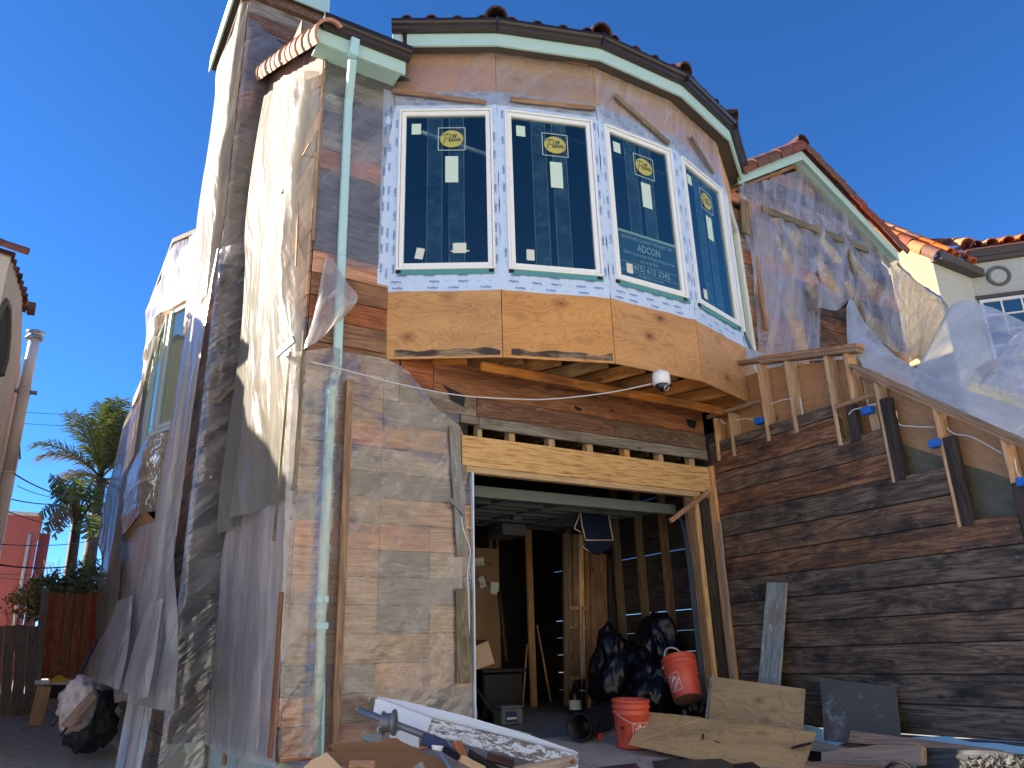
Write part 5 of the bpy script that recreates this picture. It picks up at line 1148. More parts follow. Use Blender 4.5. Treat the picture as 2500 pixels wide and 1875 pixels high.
def ub(u0, u1, a, b, d0, d1, m, nm): d1 = d1 if nm != 'pane' else None; return prism(nm, [Fa + fe * u0 + V((0, 0, a)), Fa + fe * u1 + V((0, 0, a)), Fa + fe * u1 + V((0, 0, b)), Fa + fe * u0 + V((0, 0, b))], fn, None if d1 is None else d1 - d0, M_[m], nw, d0, 0)
ub(uL - .06, uL + 1.4, zT + .05, zT + .12, .001, .05, 'trim_dark', 'head_trim')
ub(uL, uL + 1.4, zT - 1.4, zT + .04, .002, .012, 'glass_mirror', 'pane'); ub(uL, uL + 1.4, zT - 1.4, zT + .04, .0005, .0015, 'pane_dark', 'room')
for k in range(5): ub(uL + k * .33, uL + k * .33 + (.05 if k == 0 else .03), zT - 1.4, zT + .04, .013, .03, 'vinyl', 'muntin')
for z in (-.02, -.30, -.6, -.9): ub(uL, uL + 1.4, zT + z, zT + z + (.06 if z > -.1 else .03), .013, .032, 'vinyl', 'muntin')
# ------------------------------------------------------------------ end of the alley: fence, gate, building, plants, wires
YA = 19.0
def onA(*pp): return [aty(z6(*p), YA) for p in pp]
FN = thing('fence', 'weathered grey board fence with tall post at the end of the alley', 'fence', (-.3, YA, -.2))
for x0, x1, t_, b_ in [(-60, 20, 838, 1385), (22, 86, 834, 1365), (90, 158, 832, 1372), (160, 250, 838, 1340)]:
    prism('board', onA((x0 - 25, b_), (x1 - 28, b_), (x1 + 3, t_), (x0 + 3, t_)), NF, .03, M_['fence_grey'], FN, random.uniform(0, .015), .004, x=(0, 0, 1))
prism('post', onA((172, 1380), (215, 1380), (288, 620), (240, 615)), NF, .1, M_['fence_grey'], FN, .02, .006, x=(0, 0, 1))
GT = thing('gate', 'red brown redwood board gate between the grey post and house', 'gate', (.6, YA, .4))
gx = [(238, 284), (284, 342), (342, 400), (400, 454), (454, 508), (508, 562), (562, 660)]
box('brace_panel', (onA((200, 1140))[0].x, YA + .03, onA((300, 1140))[0].z), (1.43, YA + .05, onA((300, 660))[0].z), M_['fence_red'], GT)
for x0, x1 in gx: prism('board', onA((x0 - 8, 1140), (x1 - 10 if x1 > 300 else x1 - 35, 1140), (x1 + 30, 650), (x0 + 40, 645)), NF, .025, M_['fence_red'], GT, random.uniform(0, .012), .004, x=(0, 0, 1))
prism('hinge_post', onA((222, 1150), (238, 1150), (318, 640), (296, 640)), NF, .05, M_['fence_red'], GT, .02, .004, x=(0, 0, 1))
tube('latch', [aty(z6(*p), YA - .05) for p in ((505, 880), (495, 900), (497, 920), (510, 925))], .012, M_['metal_dull'], GT, 6)
prism('kick_board', onA((215, 1260), (420, 1262), (425, 1175), (225, 1172)), NF, .03, M_['stud_dark'], GT, 0, 0)
LD = thing('low_wall', 'dark low retaining wall under the gate', 'wall', (.5, YA, -.2))
box('wall_face', (-.6, YA + .05, -.4), (1.42, YA + .25, .25), M_['concrete'], LD)
TR = thing('work_trestle', 'white pipe rail on a short wooden post in front of the red gate', 'trestle', (.4, 17, -.2))
tube('rail', [aty(z6(200, 1166), 17), aty(z6(490, 1163), 17)], .045, M_['vinyl'], TR, 10); p_ = onA()
Ta, Tb = aty(z6(215, 1180), 16.98), aty(z6(205, 1385), 16.98); stick('post', V((Tb.x, 16.98, alley_z(17))), V((Tb.x + .05, 16.98, Ta.z - .02)), .22, .1, NF, M_['stud'], TR)
stick('lower_board', aty(z6(240, 1266), 17), aty(z6(375, 1266), 17), .06, .03, NF, M_['batten'], TR)
YC = thing('cloth', 'crumpled yellow cloth lying on the white pipe rail', 'cloth', (.6, 17, .6))
c_ = aty(z6(335, 1155), 17)
film('cloth', [[c_ + V((-.12, -.03, .02)), c_ + V((0, -.03, .1)), c_ + V((.14, -.03, .03))], [c_ + V((-.14, -.06, -.04)), c_ + V((0, -.07, -.02)), c_ + V((.14, -.06, -.02))]], M_['yellow'], YC, 8, 6, .02, (3, 2), NF)
PB = thing('pink_building', 'plain salmon pink stucco building with flat roof behind the fence', 'building', (-3, 30, 0))
a_, b_ = aty(z6(30, 185), 30), aty(z6(243, 205), 30)
box('wall', (-7, 30, -.5), (b_.x, 36, b_.z), M_['stucco_pink'], PB); box('coping', (-7.05, 29.93, b_.z), (b_.x + .05, 36, b_.z + .12), M_['stucco_grey'], PB)
box('side_bay', (b_.x + .02, 31, -.5), (b_.x + .35, 35, aty(z6(243, 300), 31).z), M_['stucco_pink'], PB); tube('drainpipe', [(b_.x - .25, 29.9, b_.z - .6), (b_.x - .25, 29.9, 0)], .05, M_['pipe_beige'], PB, 8)
for z in (3.6, 2.4): box('control_joint', (-7, 29.985, z), (b_.x - .01, 29.999, z + .02), M_['trim_dark'], PB)
# palms
def frond(base, d, L, droop, m, parent, leaf=.55, k=34, width=.035, name='frond', rnd=random):
    d = V(d).normalized(); pts = [V(base)]; cur = d.copy(); n_ = 16
    for i in range(n_):
        cur = (cur + V((0, 0, -droop / n_ * (1 + i / n_)))).normalized(); pts.append(pts[-1] + cur * (L / n_))
    vs_, fs = [], []
    def quad(a, b, c, e_): b0 = len(vs_); vs_.extend([a, b, c, e_]); fs.append((b0, b0 + 1, b0 + 2, b0 + 3))
    for i in range(n_):
        t = (pts[i + 1] - pts[i]).normalized(); s = t.cross(V((0, 0, 1))); s = s.normalized() if s.length > .01 else V((1, 0, 0)); w = .035 * (1 - i / n_) + .008
        quad(pts[i] - s * w, pts[i] + s * w, pts[i + 1] + s * w * .9, pts[i + 1] - s * w * .9); u = s.cross(t); quad(pts[i] - u * w, pts[i] + u * w, pts[i + 1] + u * w * .9, pts[i + 1] - u * w * .9)
    for j in range(k * 2):
        f = .14 + .86 * (j // 2) / k; x = f * n_; i = min(int(x), n_ - 1); p = pts[i].lerp(pts[i + 1], x - i); t = (pts[i + 1] - pts[i]).normalized()
        s = t.cross(V((0, 0, 1))); s = s.normalized() if s.length > .01 else V((1, 0, 0)); u = s.cross(t)
        side = 1 if j % 2 else -1; ll = leaf * (math.sin(math.pi * min(1, f * .92)) * .8 + .25) * rnd.uniform(.8, 1.15)
        dv = (s * side + t * .75 + u * rnd.uniform(-.15, .45)).normalized(); mid = p + dv * ll * .5; tip = p + dv * ll + V((0, 0, -ll * rnd.uniform(.15, .45)))
        wv = t * width * rnd.uniform(.7, 1.2)
        quad(p - wv * .4, p + wv * .4, mid + wv * .6, mid - wv * .6); b0 = len(vs_); vs_.extend([mid - wv * .6, mid + wv * .6, tip]); fs.append((b0, b0 + 1, b0 + 2))
    return mk(name, vs_, fs, m, parent, Matrix.Translation(base))
rp = random.Random(4)
PT = thing('palm_tree', 'tall feathery palm with upright fronds behind the fence', 'palm tree', (1.3, 26, 0))
Yp = 26
cr = aty(q7(1165, 1030), Yp)
tube('trunk', [(cr.x + .1, Yp, -.3), (cr.x + .05, Yp, 2.5), (cr.x, Yp, cr.z)], [.22, .2, .16], M_['bark'], PT, 10)
for p, L, dr_, m in [((1310, 200), 2.3, .35, 'frond'), ((1240, 250), 2.2, .3, 'frond'), ((900, 290), 2.5, .5, 'frond'), ((520, 520), 2.6, .75, 'frond'), ((560, 620), 2.3, .95, 'frond_dry'), ((1420, 300), 2.2, .5, 'frond'), ((1480, 420), 2.2, .8, 'frond'), ((1380, 180), 2.3, .4, 'frond'), ((720, 960), 1.5, 1.0, 'frond_dry'), ((1000, 330), 2.2, .4, 'frond'), ((1600, 700), 2., .9, 'frond'), ((1180, 230), 2.4, .2, 'frond')]:
    tip = aty(q7(*p), Yp + rp.uniform(-1.2, .6)); d = tip - cr; frond(cr, d + V((0, 0, dr_ * d.length * .45)), d.length * 1.08, dr_, M_[m], PT, .72, 50, .034, rnd=rp)
for k in range(7): frond(cr - V((0, 0, .1)), (rp.uniform(-1, 1), rp.uniform(-1, 1), rp.uniform(-.2, .5)), 1.5, 1.4, M_['frond_dry'], PT, .35, 22, .03, 'dry_frond', rp)
# giant bird of paradise with torn broad leaves
BP = thing('bird_of_paradise_tree', 'banana like tree with torn broad leaves beside the feathery palm', 'tree', (.7, 23, 0))
Yb = 23; cb_ = aty(q7(900, 1450), Yb)
tube('trunk', [(cb_.x + .12, Yb, -.3), (cb_.x + .05, Yb, 2), (cb_.x, Yb, cb_.z)], [.17, .15, .12], M_['bark'], BP, 10)
def broad(base, tip, w, m, parent, droop=.35, torn=12):
    base, tip = V(base), V(tip); d = tip - base; L = d.length; mid = base + d * .55 + V((0, 0, L * droop * .5)); pts = spline([base, mid, tip], 20)
    vs_, fs = [], []
    vdir = (CAM - base).normalized()
    for i in range(6, 19):
        t = (pts[i + 1] - pts[i]).normalized(); s = t.cross(vdir * .8 + V((0, 0, .6))).normalized(); f = (i - 6) / 13; f2 = (i - 5) / 13
        for sd in (-1, 1):
            w0_ = w * math.sin(math.pi * (.12 + .85 * f)) * rp.uniform(.8, 1); w1v = w * math.sin(math.pi * min(1, .12 + .85 * f2)) * rp.uniform(.75, 1)
            b0 = len(vs_); sag = V((0, 0, -.12 * rp.uniform(.3, 1.4)))
            vs_ += [pts[i], pts[i + 1] - t * .01, pts[i + 1] - t * rp.uniform(.005, .03) + s * sd * w1v + sag, pts[i] + s * sd * w0_ + sag]; fs.append((b0, b0 + 1, b0 + 2, b0 + 3))
    for i in range(19):
        t = (pts[i + 1] - pts[i]).normalized(); s = t.cross(vdir).normalized() * (.035 * (1 - i / 22)); b0 = len(vs_); vs_ += [pts[i] - s, pts[i] + s, pts[i + 1] + s, pts[i + 1] - s]; fs.append((b0, b0 + 1, b0 + 2, b0 + 3))
    return mk('leaf', vs_, fs, m, parent, Matrix.Translation(base))
for p, w, m in [((580, 970), .2, 'banana'), ((660, 985), .22, 'banana'), ((830, 980), .26, 'banana'), ((960, 950), .24, 'banana'), ((1100, 1000), .26, 'banana'), ((1180, 1120), .2, 'banana'), ((600, 1120), .25, 'banana'), ((440, 1440), .2, 'banana'), ((490, 1640), .15, 'frond_dry'), ((560, 1500), .15, 'frond_dry'), ((1150, 1650), .3, 'banana'), ((1050, 1700), .3, 'banana'), ((620, 1700), .14, 'frond_dry'), ((1230, 1350), .22, 'banana')]:
    broad(cb_, aty(q7(*p), Yb + rp.uniform(-.8, .5)), w * 1.1, M_[m], BP, .5 if p[1] > 1300 else .1)
for k in range(16):
    a = rp.uniform(0, 6.28); tube('stem', spline([cb_ + V((0, 0, -.6)), cb_ + V((math.cos(a) * .15, math.sin(a) * .15, -.1)), cb_ + V((math.cos(a) * .3, math.sin(a) * .3, .3))], 5), .02, M_['bark'], BP, 5)
# hedge, broad dark plant, bare shrub, dry stalks
def leafball(name, c, r, n_, m, parent, size=.08, rnd=rp):
    vs_, fs = [], []
    for k in range(n_):
        d = V((rnd.gauss(0, 1), rnd.gauss(0, 1), rnd.gauss(0, 1))).normalized(); p = V(c) + V((d.x * r[0], d.y * r[1], d.z * r[2])) * rnd.uniform(.55, 1.08)
        a = V((rnd.uniform(-1, 1), rnd.uniform(-1, 1), rnd.uniform(-.4, 1))).normalized() * size * rnd.uniform(.6, 1.3); b = a.cross(d).normalized() * size * .35
        b0 = len(vs_); vs_ += [p - b, p + a * .5 - b * .9, p + a, p + b]; fs.append((b0, b0 + 1, b0 + 2, b0 + 3))
    return mk(name, vs_, fs, m, parent, Matrix.Translation(c))
HG = thing('hedge_bush', 'rounded pale green bush showing over the top of the gate', 'bush', (1, 20.5, 0))
hc = aty(z6(450, 620), 20.5); leafball('foliage', hc + V((0, 0, -.25)), (1.15, .6, .62), 3800, M_['hedge'], HG, .11); tube('stem', [(hc.x, 20.5, 0), (hc.x, 20.5, hc.z - .3)], .05, M_['bark'], HG, 6)
BL = thing('broad_leaf_plant', 'dark broad leaved plant with one bright leaf above the hedge', 'plant', (1.1, 21.3, 0))
bc = aty(z6(520, 600), 21.3)
for p, m in [((500, 410), 'banana'), ((560, 440), 'banana'), ((400, 470), 'hedge'), ((590, 480), 'hedge'), ((450, 450), 'hedge'), ((620, 520), 'hedge'), ((380, 540), 'hedge')]: broad(bc, aty(z6(*p), 21.3 + rp.uniform(-.3, .3)), .2, M_[m], BL, .2)
tube('stem', [(bc.x, 21.3, 0), (bc.x, 21.3, bc.z)], .06, M_['bark'], BL, 6)
TS = thing('bare_shrub', 'leafless twiggy shrub beside the pink building', 'shrub', (.5, 24, 0))
def twigs(parent, base, tips, r0, m, sub=5, rnd=rp):
    for tip in tips:
        P_ = spline([base, V(base).lerp(tip, .5) + V((rnd.uniform(-.1, .1), 0, rnd.uniform(0, .15))), tip], 7); tube('branch', P_, [r0 * (1 - i / 8) for i in range(7)], m, parent, 4)
        for k in range(sub):
            q_ = P_[rnd.randint(2, 5)]; tube('twig', [q_, q_ + V((rnd.uniform(-.25, .25), rnd.uniform(-.2, .2), rnd.uniform(.15, .5)))], r0 * .4, m, parent, 3)
b_ = aty(z6(300, 640), 24); twigs(TS, V((b_.x, 24, 0)), [aty(z6(*p), 24) for p in ((230, 480), (260, 460), (300, 470), (340, 460), (370, 500), (240, 540), (350, 440), (320, 500))], .02, M_['twig'])
DS = thing('dry_plant', 'dry stalks with a few golden leaves above the grey fence', 'plant', (-.1, 19.6, 0))
b_ = aty(z6(110, 830), 19.6); tp_ = [aty(z6(*p), 19.6) for p in ((70, 670), (100, 660), (120, 690), (150, 650), (30, 720), (180, 730), (130, 740), (90, 740))]
twigs(DS, V((b_.x, 19.6, 0)), tp_, .012, M_['twig'], 3)
for p in tp_: tag(leafball('leaf_cluster', p, (.12, .12, .2), 18, M_['leaf_gold'], DS, .08), kind='stuff')
# overhead wires
def wire(pa, pb, ya, yb, sag, r, label):
    A, B = aty(pa, ya), aty(pb, yb); pts = [A.lerp(B, i / 16) + V((0, 0, -sag * 4 * (i / 16) * (1 - i / 16))) for i in range(17)]
    o = tube('overhead_wire', pts, r, M_['wire_k'], None, 5); return tag(o, label, 'wire', 'overhead wires')
s7 = lambda a, b: q7(a, b)
wire(s7(150, 255), s7(1500, 285), 40, 40, .1, .012, 'thin overhead wire crossing behind the palm, the highest one'); wire(s7(150, 385), s7(1300, 410), 40, 40, .1, .012, 'thin overhead wire crossing the palm, second from the top')
wire(s7(170, 985), s7(1300, 1230), 17, 24, .25, .014, 'thick sagging cable running from the beige house to the palm'); wire(s7(140, 1275), s7(1250, 1200), 17.2, 25, .2, .012, 'black cable rising slightly in front of the broad leaves')
wire(s7(200, 1120), s7(700, 1260), 17.4, 22.7, .05, .008, 'thin loose wire below the thick sagging cable'); wire(s7(100, 1420), s7(1250, 1560), 20, 27, .2, .012, 'cable passing just above the roof of the pink building')
wire(z6(-20, 480), z6(600, 445), 16, 25, .15, .016, 'thick dark cable low across the pink wall'); wire(z6(-20, 362), z6(600, 328), 16, 25, .1, .009, 'thin cable across the upper pink wall'); wire(z6(-20, 555), z6(300, 535), 20, 28, .1, .009, 'thin cable across the lower pink wall')
# ------------------------------------------------------------------ loose things
def solid(name, label, cat, group=None): return lambda o: tag(o, label, cat, group)
def loose(o, label, cat, group=None): return tag(o, label, cat, group)
# camera under the bay and its cable
SCM = thing('security_camera', 'white dome security camera hanging under the bay edge', 'camera', (4.99, 5.27, 3.28))
Mc = Matrix.Translation((4.99, 5.27, 3.28))
box('mount', (4.93, 5.22, 3.262), (5.05, 5.32, 3.28), M_['cam_w'], SCM)
lathe('body', [(0, -.012), (.075, -.012), (.086, -.03), (.088, -.06), (.086, -.125), (.07, -.14), (0, -.14)], M_['cam_w'], SCM, Mc, 24)
bm = bmesh.new(); bmesh.ops.create_uvsphere(bm, u_segments=20, v_segments=12, radius=.066); me = bpy.data.meshes.new('eye'); bm.to_mesh(me); bm.free(); me.materials.append(M_['lens'])
for f in me.polygons: f.use_smooth = True
eye = reg(bpy.data.objects.new('eye', me), Matrix.Translation((4.985, 5.262, 3.135)), SCM)
dcv = (CAM - V((4.985, 5.262, 3.135))).normalized()
lathe('lens_ring', [(.034, .052), (.034, .064), (.024, .066), (.02, .058)], M_['metal'], SCM, frame(V((4.985, 5.262, 3.13)), V((1, .3, 0)), dcv + V((.15, -.1, -.1))), 18)
tube('antenna', [(5.05, 5.28, 3.19), (5.12, 5.27, 3.15)], .01, M_['lens'], SCM, 6)
cp = [aty(z4(*p), y) for p, y in (((1640, 856), 5.27), ((1400, 905), 5.4), ((1100, 938), 5.6), ((900, 938), 5.75), ((600, 918), 5.9), ((300, 862), 6.02), ((100, 812), 6.05), ((-100, 760), 6.05), ((-200, 738), 6.06))]
loose(tube('cable', spline(cp, 40), .006, M_['wire_w'], None, 6), 'thin white cable sagging from the security camera across the facade', 'cable')
# raised prop stick and leaning boards by the right jamb
loose(stick('prop_stick', aty(q6(1265, 290), 6.06), aty(q6(1490, 118), 6.06), .05, .035, NF, M_['batten']), 'short wooden stick propped diagonally under the header end', 'stick')
loose(stick('leaning_board', atx(z8(988, 0), 6.40), atx(z8(1088, 1062), 6.34), .05, .025, NL, M_['batten_pale']), 'long pale thin board leaning beside the garage jamb', 'board')
# buckets
def bucket(label, M):
    t = thing('bucket', label, 'bucket', M.translation)
    r = lambda z: .128 + .024 * z / .37
    lathe('pail', [(0, .012), (r(0) - .004, .01), (r(0), 0), (r(0), .01), (r(.25), .25), (r(.25) + .010, .255), (r(.25) + .010, .275), (r(.28), .285), (r(.30), .30), (r(.3) + .012, .305), (r(.3) + .012, .318), (r(.34), .325), (r(.35) + .004, .35), (r(.37) + .008, .352), (r(.37) + .008, .37), (r(.37) - .004, .37), (r(.3) - .006, .3), (r(0) - .006, .02), (0, .02)], M_['red_bucket'], t, M, 32)
    def wrap(p, a0, zc, d=.0012):
        z = zc + p.y; rr = r(z) + d; a = a0 + p.x / rr; return M @ V((rr * math.cos(a), rr * math.sin(a), z))
    def wprint(name, items, m, a0, zc, d=.0012):
        vs_, fs = [], []
        for s, w, h, L in items:
            if s == '#':
                b = len(vs_); n_ = 8
                for i in range(n_ + 1):
                    for yy in (-h / 2, h / 2): vs_.append(wrap(L @ V((w * (i / n_ - .5), yy, 0)), a0, zc, d))
                fs += [(b + 2 * i, b + 2 * i + 2, b + 2 * i + 3, b + 2 * i + 1) for i in range(n_)]; continue
            tv, tf, tw = text_data(s, 0, .02); k = w / tw; b = len(vs_)
            vs_ += [wrap(L @ V((v.x * k, v.y * h / .7, 0)), a0, zc, d) for v in tv]; fs += [tuple(i + b for i in f) for f in tf]
        return mk(name, vs_, fs, m, t, M)
    return t, r, wrap, wprint
M1 = Matrix.Translation((4.46, 5.47, -.052)) @ Matrix.Rotation(R(3), 4, 'X')
b1, r_, wr, wp = bucket('red orange plastic bucket standing upright on the garage floor', M1)
def camang(M): v = M.inverted() @ CAM; return math.atan2(v.y, v.x)
a1 = camang(M1)
def logo(wp, a, zc, s):
    h = s / 2; th = .0035
    wp('logo_border', [('#', s, th, T2(0, h)), ('#', s, th, T2(0, -h)), ('#', th, s, T2(h, 0)), ('#', th, s, T2(-h, 0))], M_['print_w'], a, zc)
    wp('logo_lettering', [('THE', .065, .022, T2(-.028, .038, R(45))), ('HOME', .115, .03, T2(-.002, .004, R(45))), ('DEPOT', .125, .03, T2(.03, -.03, R(45)))], M_['print_w'], a, zc, .0018)
logo(wp, a1 + .62, .125, .15)
wp('warning_print', [('#', .05, .003, T2(0, .06)), ('#', .05, .003, T2(0, .0)), ('#', .003, .06, T2(-.025, .03)), ('#', .003, .06, T2(.025, .03)), ('#', .03, .03, T2(0, .03)), ('#', .045, .004, T2(-.0, -.015)), ('#', .05, .004, T2(0, -.03)), ('#', .035, .004, T2(0, -.045))], M_['print_k'], a1 - .55, .13)
tube('handle', spline([wr(V((0, 0, 0)), a1 - 1.2, .285, .006), wr(V((0, 0, 0)), a1 - .6, .245, .014), wr(V((0, 0, 0)), a1 + .1, .195, .02), wr(V((0, 0, 0)), a1 + .7, .165, .014), wr(V((0, 0, 0)), a1 + 1.1, .2, .006)], 20), .0022, M_['wire_w'], b1, 5)
M2 = Matrix.Translation((5.72, 6.10, .235)) @ Matrix.Rotation(R(-5), 4, V((_fw.x, _fw.y, 0))) @ Matrix.Rotation(R(-24), 4, _r0) @ Matrix.Scale(1.12, 4)
b2, r_, wr, wp = bucket('red orange plastic bucket hung tilted against the right jamb above black bags', M2)
a2 = camang(M2); logo(wp, a2 - .75, .13, .15)
lathe('underside', [(.126, -.002), (.10, -.004), (0, -.004)], M_['cardboard_dark'], b2, M2, 24)
tube('handle', spline([wr(V((0, 0, 0)), a2 + .55, .29, .012), M2 @ V((.1, .02, .42)), M2 @ V((0, 0, .47)), M2 @ V((-.1, .02, .45)), wr(V((0, 0, 0)), a2 - 1.3, .29, .012)], 20), .008, M_['rope'], b2, 7)
# black bags
def bag(label, c, s, seed, ears=True):
    bm = bmesh.new(); bmesh.ops.create_icosphere(bm, subdivisions=5, radius=1)
    for v in bm.verts:
        d = v.co.normalized(); f = 1 + .22 * nz(d.x * 1.3 + seed, d.y * 1.3, d.z * 1.3) + .15 * (max(0, crease(d.x * 1.7 + seed, d.y * 1.7, d.z * .9 + seed)) ** 2 - .3) + .05 * (max(0, crease(d.x * 4 + seed, d.y * 4, d.z * 2.2 + seed)) ** 2)
        up = max(0, d.z - .55); f *= 1 + up * .35 if ears else 1
        if d.z < -.55: f *= .86
        v.co = V((d.x * s[0], d.y * s[1], d.z * s[2])) * f
        if ears and d.z > .9: v.co.x *= .5; v.co.y *= .5
    me = bpy.data.meshes.new('trash_bag'); bm.to_mesh(me); bm.free(); me.materials.append(M_['bag'])
    for f in me.polygons: f.use_smooth = True
    return tag(reg(bpy.data.objects.new('trash_bag', me), Matrix.Translation(c)), label, 'trash bag', 'black trash bags in the garage')
bag('tall slumped black trash bag beside the leaning boards', (5.62, 7.12, .46), (.27, .24, .42), 1.3); bag('round shiny black trash bag behind the plywood sheets', (5.74, 6.62, .29), (.29, .26, .29), 4.4)
bag('black trash bag squeezed between two others', (5.83, 6.95, .34), (.28, .25, .35), 7.9); bag('black trash bag piled high in the corner by the jamb', (6.14, 6.95, .70), (.22, .27, .36), 2.2)
bag('low black trash bag under the hanging red bucket', (6.0, 6.38, .15), (.2, .2, .17), 9.2, False)
# corrugated black roll
ra, rb = V((4.17, 5.80, .10)), V((5.45, 6.75, .16)); pts, rs2 = [], []
for i in range(80): pts.append(ra.lerp(rb, i / 79)); rs2.append(.118 if i % 4 < 2 else .110)
RL = thing('pipe_roll', 'black ribbed pipe roll lying on the garage floor', 'pipe', (4.17, 5.8, 0))
tube('pipe', pts, rs2, M_['roll'], RL, 20, caps=False); lathe('inner_wall', [(.112, 0), (.098, 0), (.095, .3), (0, .3)], M_['black'], RL, frame(ra, V((0, 0, 1)), rb - ra), 20)
box('red_tag', (4.30, 5.70, .0), (4.335, 5.72, .05), M_['red'], RL)
# navy cloth bag hanging from the door
NC = thing('hanging_bag', 'navy cloth bag with cream piping hanging under the raised door', 'bag', (5.5, 7.15, 2.24))
def n7(*pp): return [aty(q6(*p), 7.1) for p in pp]
pa = n7((742, 240), (905, 252), (918, 330), (932, 402), (850, 402), (770, 402), (752, 320)); prism('front_panel', pa, NF, .02, M_['navy'], NC, 0, .003)
prism('base_panel', n7((772, 410), (930, 408), (912, 445), (850, 486), (795, 470), (757, 440)), NF, .05, M_['navy'], NC, .0, .004); prism('side_panel', [aty(q6(740, 242), 7.1), aty(q6(752, 320), 7.1), aty(q6(745, 355), 7.1), aty(q6(707, 335), 7.2)], NF, .012, M_['navy'], NC, -.02, 0)
for l in [((742, 240), (752, 320), (772, 402), (932, 402)), ((905, 250), (918, 330), (932, 404)), ((742, 242), (720, 300), (707, 335), (745, 357)), ((772, 418), (757, 440), (795, 470))]:
    tube('piping', [p + V((0, -.03, 0)) for p in n7(*l)], .008, M_['piping'], NC, 6)
# big carton and boxes at the back left
CT = thing('carton', 'tall cardboard appliance carton with black lettering standing in the dark garage', 'carton', (4.9, 9, .06))
cl = aty(q6(60, 455), 8.9); cr_ = aty(q6(275, 450), 8.9)
box('box_body', (cl.x - .1, 8.9, .08), (cr_.x, 9.5, cr_.z), M_['cardboard'], CT)
CM = frame(V((cr_.x, 8.898, 1.3)), (1, 0, 0), NF)
for it in [('HYBRID', .26, .05, T2(-.33, .36)), ('WATER HEATER', .5, .05, T2(-.36, .27)), ('ELECTRIC', .28, .05, T2(-.2, .52))]: lettering('carton_lettering', [it], M_['print_k'], CT, CM)
for p in ([(135, 505), (190, 500), (195, 545), (140, 550)], [(160, 615), (190, 605), (208, 665), (175, 680)], [(232, 640), (280, 645), (275, 715), (232, 710)], [(120, 615), (138, 612), (135, 690), (120, 690)]):
    prism('shipping_label', [aty(q6(*a), 8.9) for a in p], NF, .001, M_['label_w'], CT, .001, 0)
BN = thing('storage_bin', 'dark plastic storage bin under the tilted small carton', 'bin', (4.6, 7.6, .04))
box('bin_body', (4.25, 7.6, .05), (4.75, 8.1, .52), M_['black_plastic'], BN, .02); box('lid', (4.22, 7.57, .522), (4.78, 8.13, .56), M_['black_plastic'], BN, .01)
SB = thing('carton', 'small open brown carton tipped on the storage bin behind the plastic edge', 'carton', (4.2, 7.4, .55))
s_ = [aty(q6(*p), 7.4) for p in ((105, 1030), (215, 985), (252, 1112), (120, 1160))]; prism('front_panel', s_, NF, .012, M_['cardboard_pale'], SB, 0, .001); prism('side_panel', [s_[0], s_[1], s_[1] + V((.05, .3, .02)), s_[0] + V((.05, .3, .02))], (0, 0, 1), .008, M_['cardboard'], SB, 0, .001)
PP = thing('paint_pail', 'grey rectangular paint pail with navy label on the garage floor', 'pail', (4.5, 7.6, .04))
box('pail_body', (4.25, 7.22, .03), (4.50, 7.42, .19), M_['grey_bucket'], PP, .015); box('rim', (4.24, 7.21, .192), (4.51, 7.43, .21), M_['grey_bucket'], PP, .005); box('label_panel', (4.29, 7.213, .06), (4.42, 7.219, .16), M_['navy_label'], PP, 0); box('label_stripe', (4.30, 7.209, .085), (4.41, 7.2125, .105), M_['label_w'], PP, 0)
JG = thing('bottle', 'black bottle with pale label beside the leaning lumber', 'bottle', (5.5, 7.75, .04))
Mj = Matrix.Translation((5.53, 7.75, .035)); lathe('bottle_body', [(0, 0), (.065, 0), (.07, .02), (.07, .2), (.05, .25), (.022, .28), (.022, .32), (0, .32)], M_['black_plastic'], JG, Mj, 18); lathe('label', [(.0712, .06), (.0712, .16)], M_['label_w'], JG, Mj, 18)
# leaning lumber cluster, poles
for k, (x0, x1, y0_, y1_, m, lab) in enumerate([(642, 690, 365, 1362, 'stud_old', 'weathered stud at the open end of the lumber stack in the garage'), (692, 724, 370, 1190, 'stud_old', 'narrow stud second from the open end of the lumber stack'), (726, 752, 370, 1190, 'stud', 'paler narrow stud in the middle of the lumber stack'), (756, 782, 385, 1375, 'stud_old', 'thin upright board beside the reddish plank'), (786, 880, 480, 1350, 'red_board', 'wide reddish plank standing in the lumber stack'), (884, 945, 500, 1300, 'stud_dark', 'wide dark plank standing behind the black bags')]):
    a, b = aty(q6((x0 + x1) / 2, y0_), 8.1), aty(q6((x0 + x1) / 2 + 12, y1_), 8.0)
    if b.z < .04: b.z = .04
    w = (aty(q6(x1, 700), 8.1) - aty(q6(x0, 700), 8.1)).length
    tag(stick('stacked_lumber', a, b, w * .96, .04, NF, M_[m], None, .012 * k), lab, 'lumber', 'lumber stacked upright in the garage')
for z_, lab in ((795, 'upper'), (905, 'middle'), (1195, 'lower')):
    A, B = aty(q6(676, z_), 8.02), aty(q6(772, z_), 8.02); tag(stick('cleat', A, B, .04, .05, NF, M_['batten']), lab + ' short cleat nailed across the stacked studs', 'cleat', 'cleats across the stacked studs')
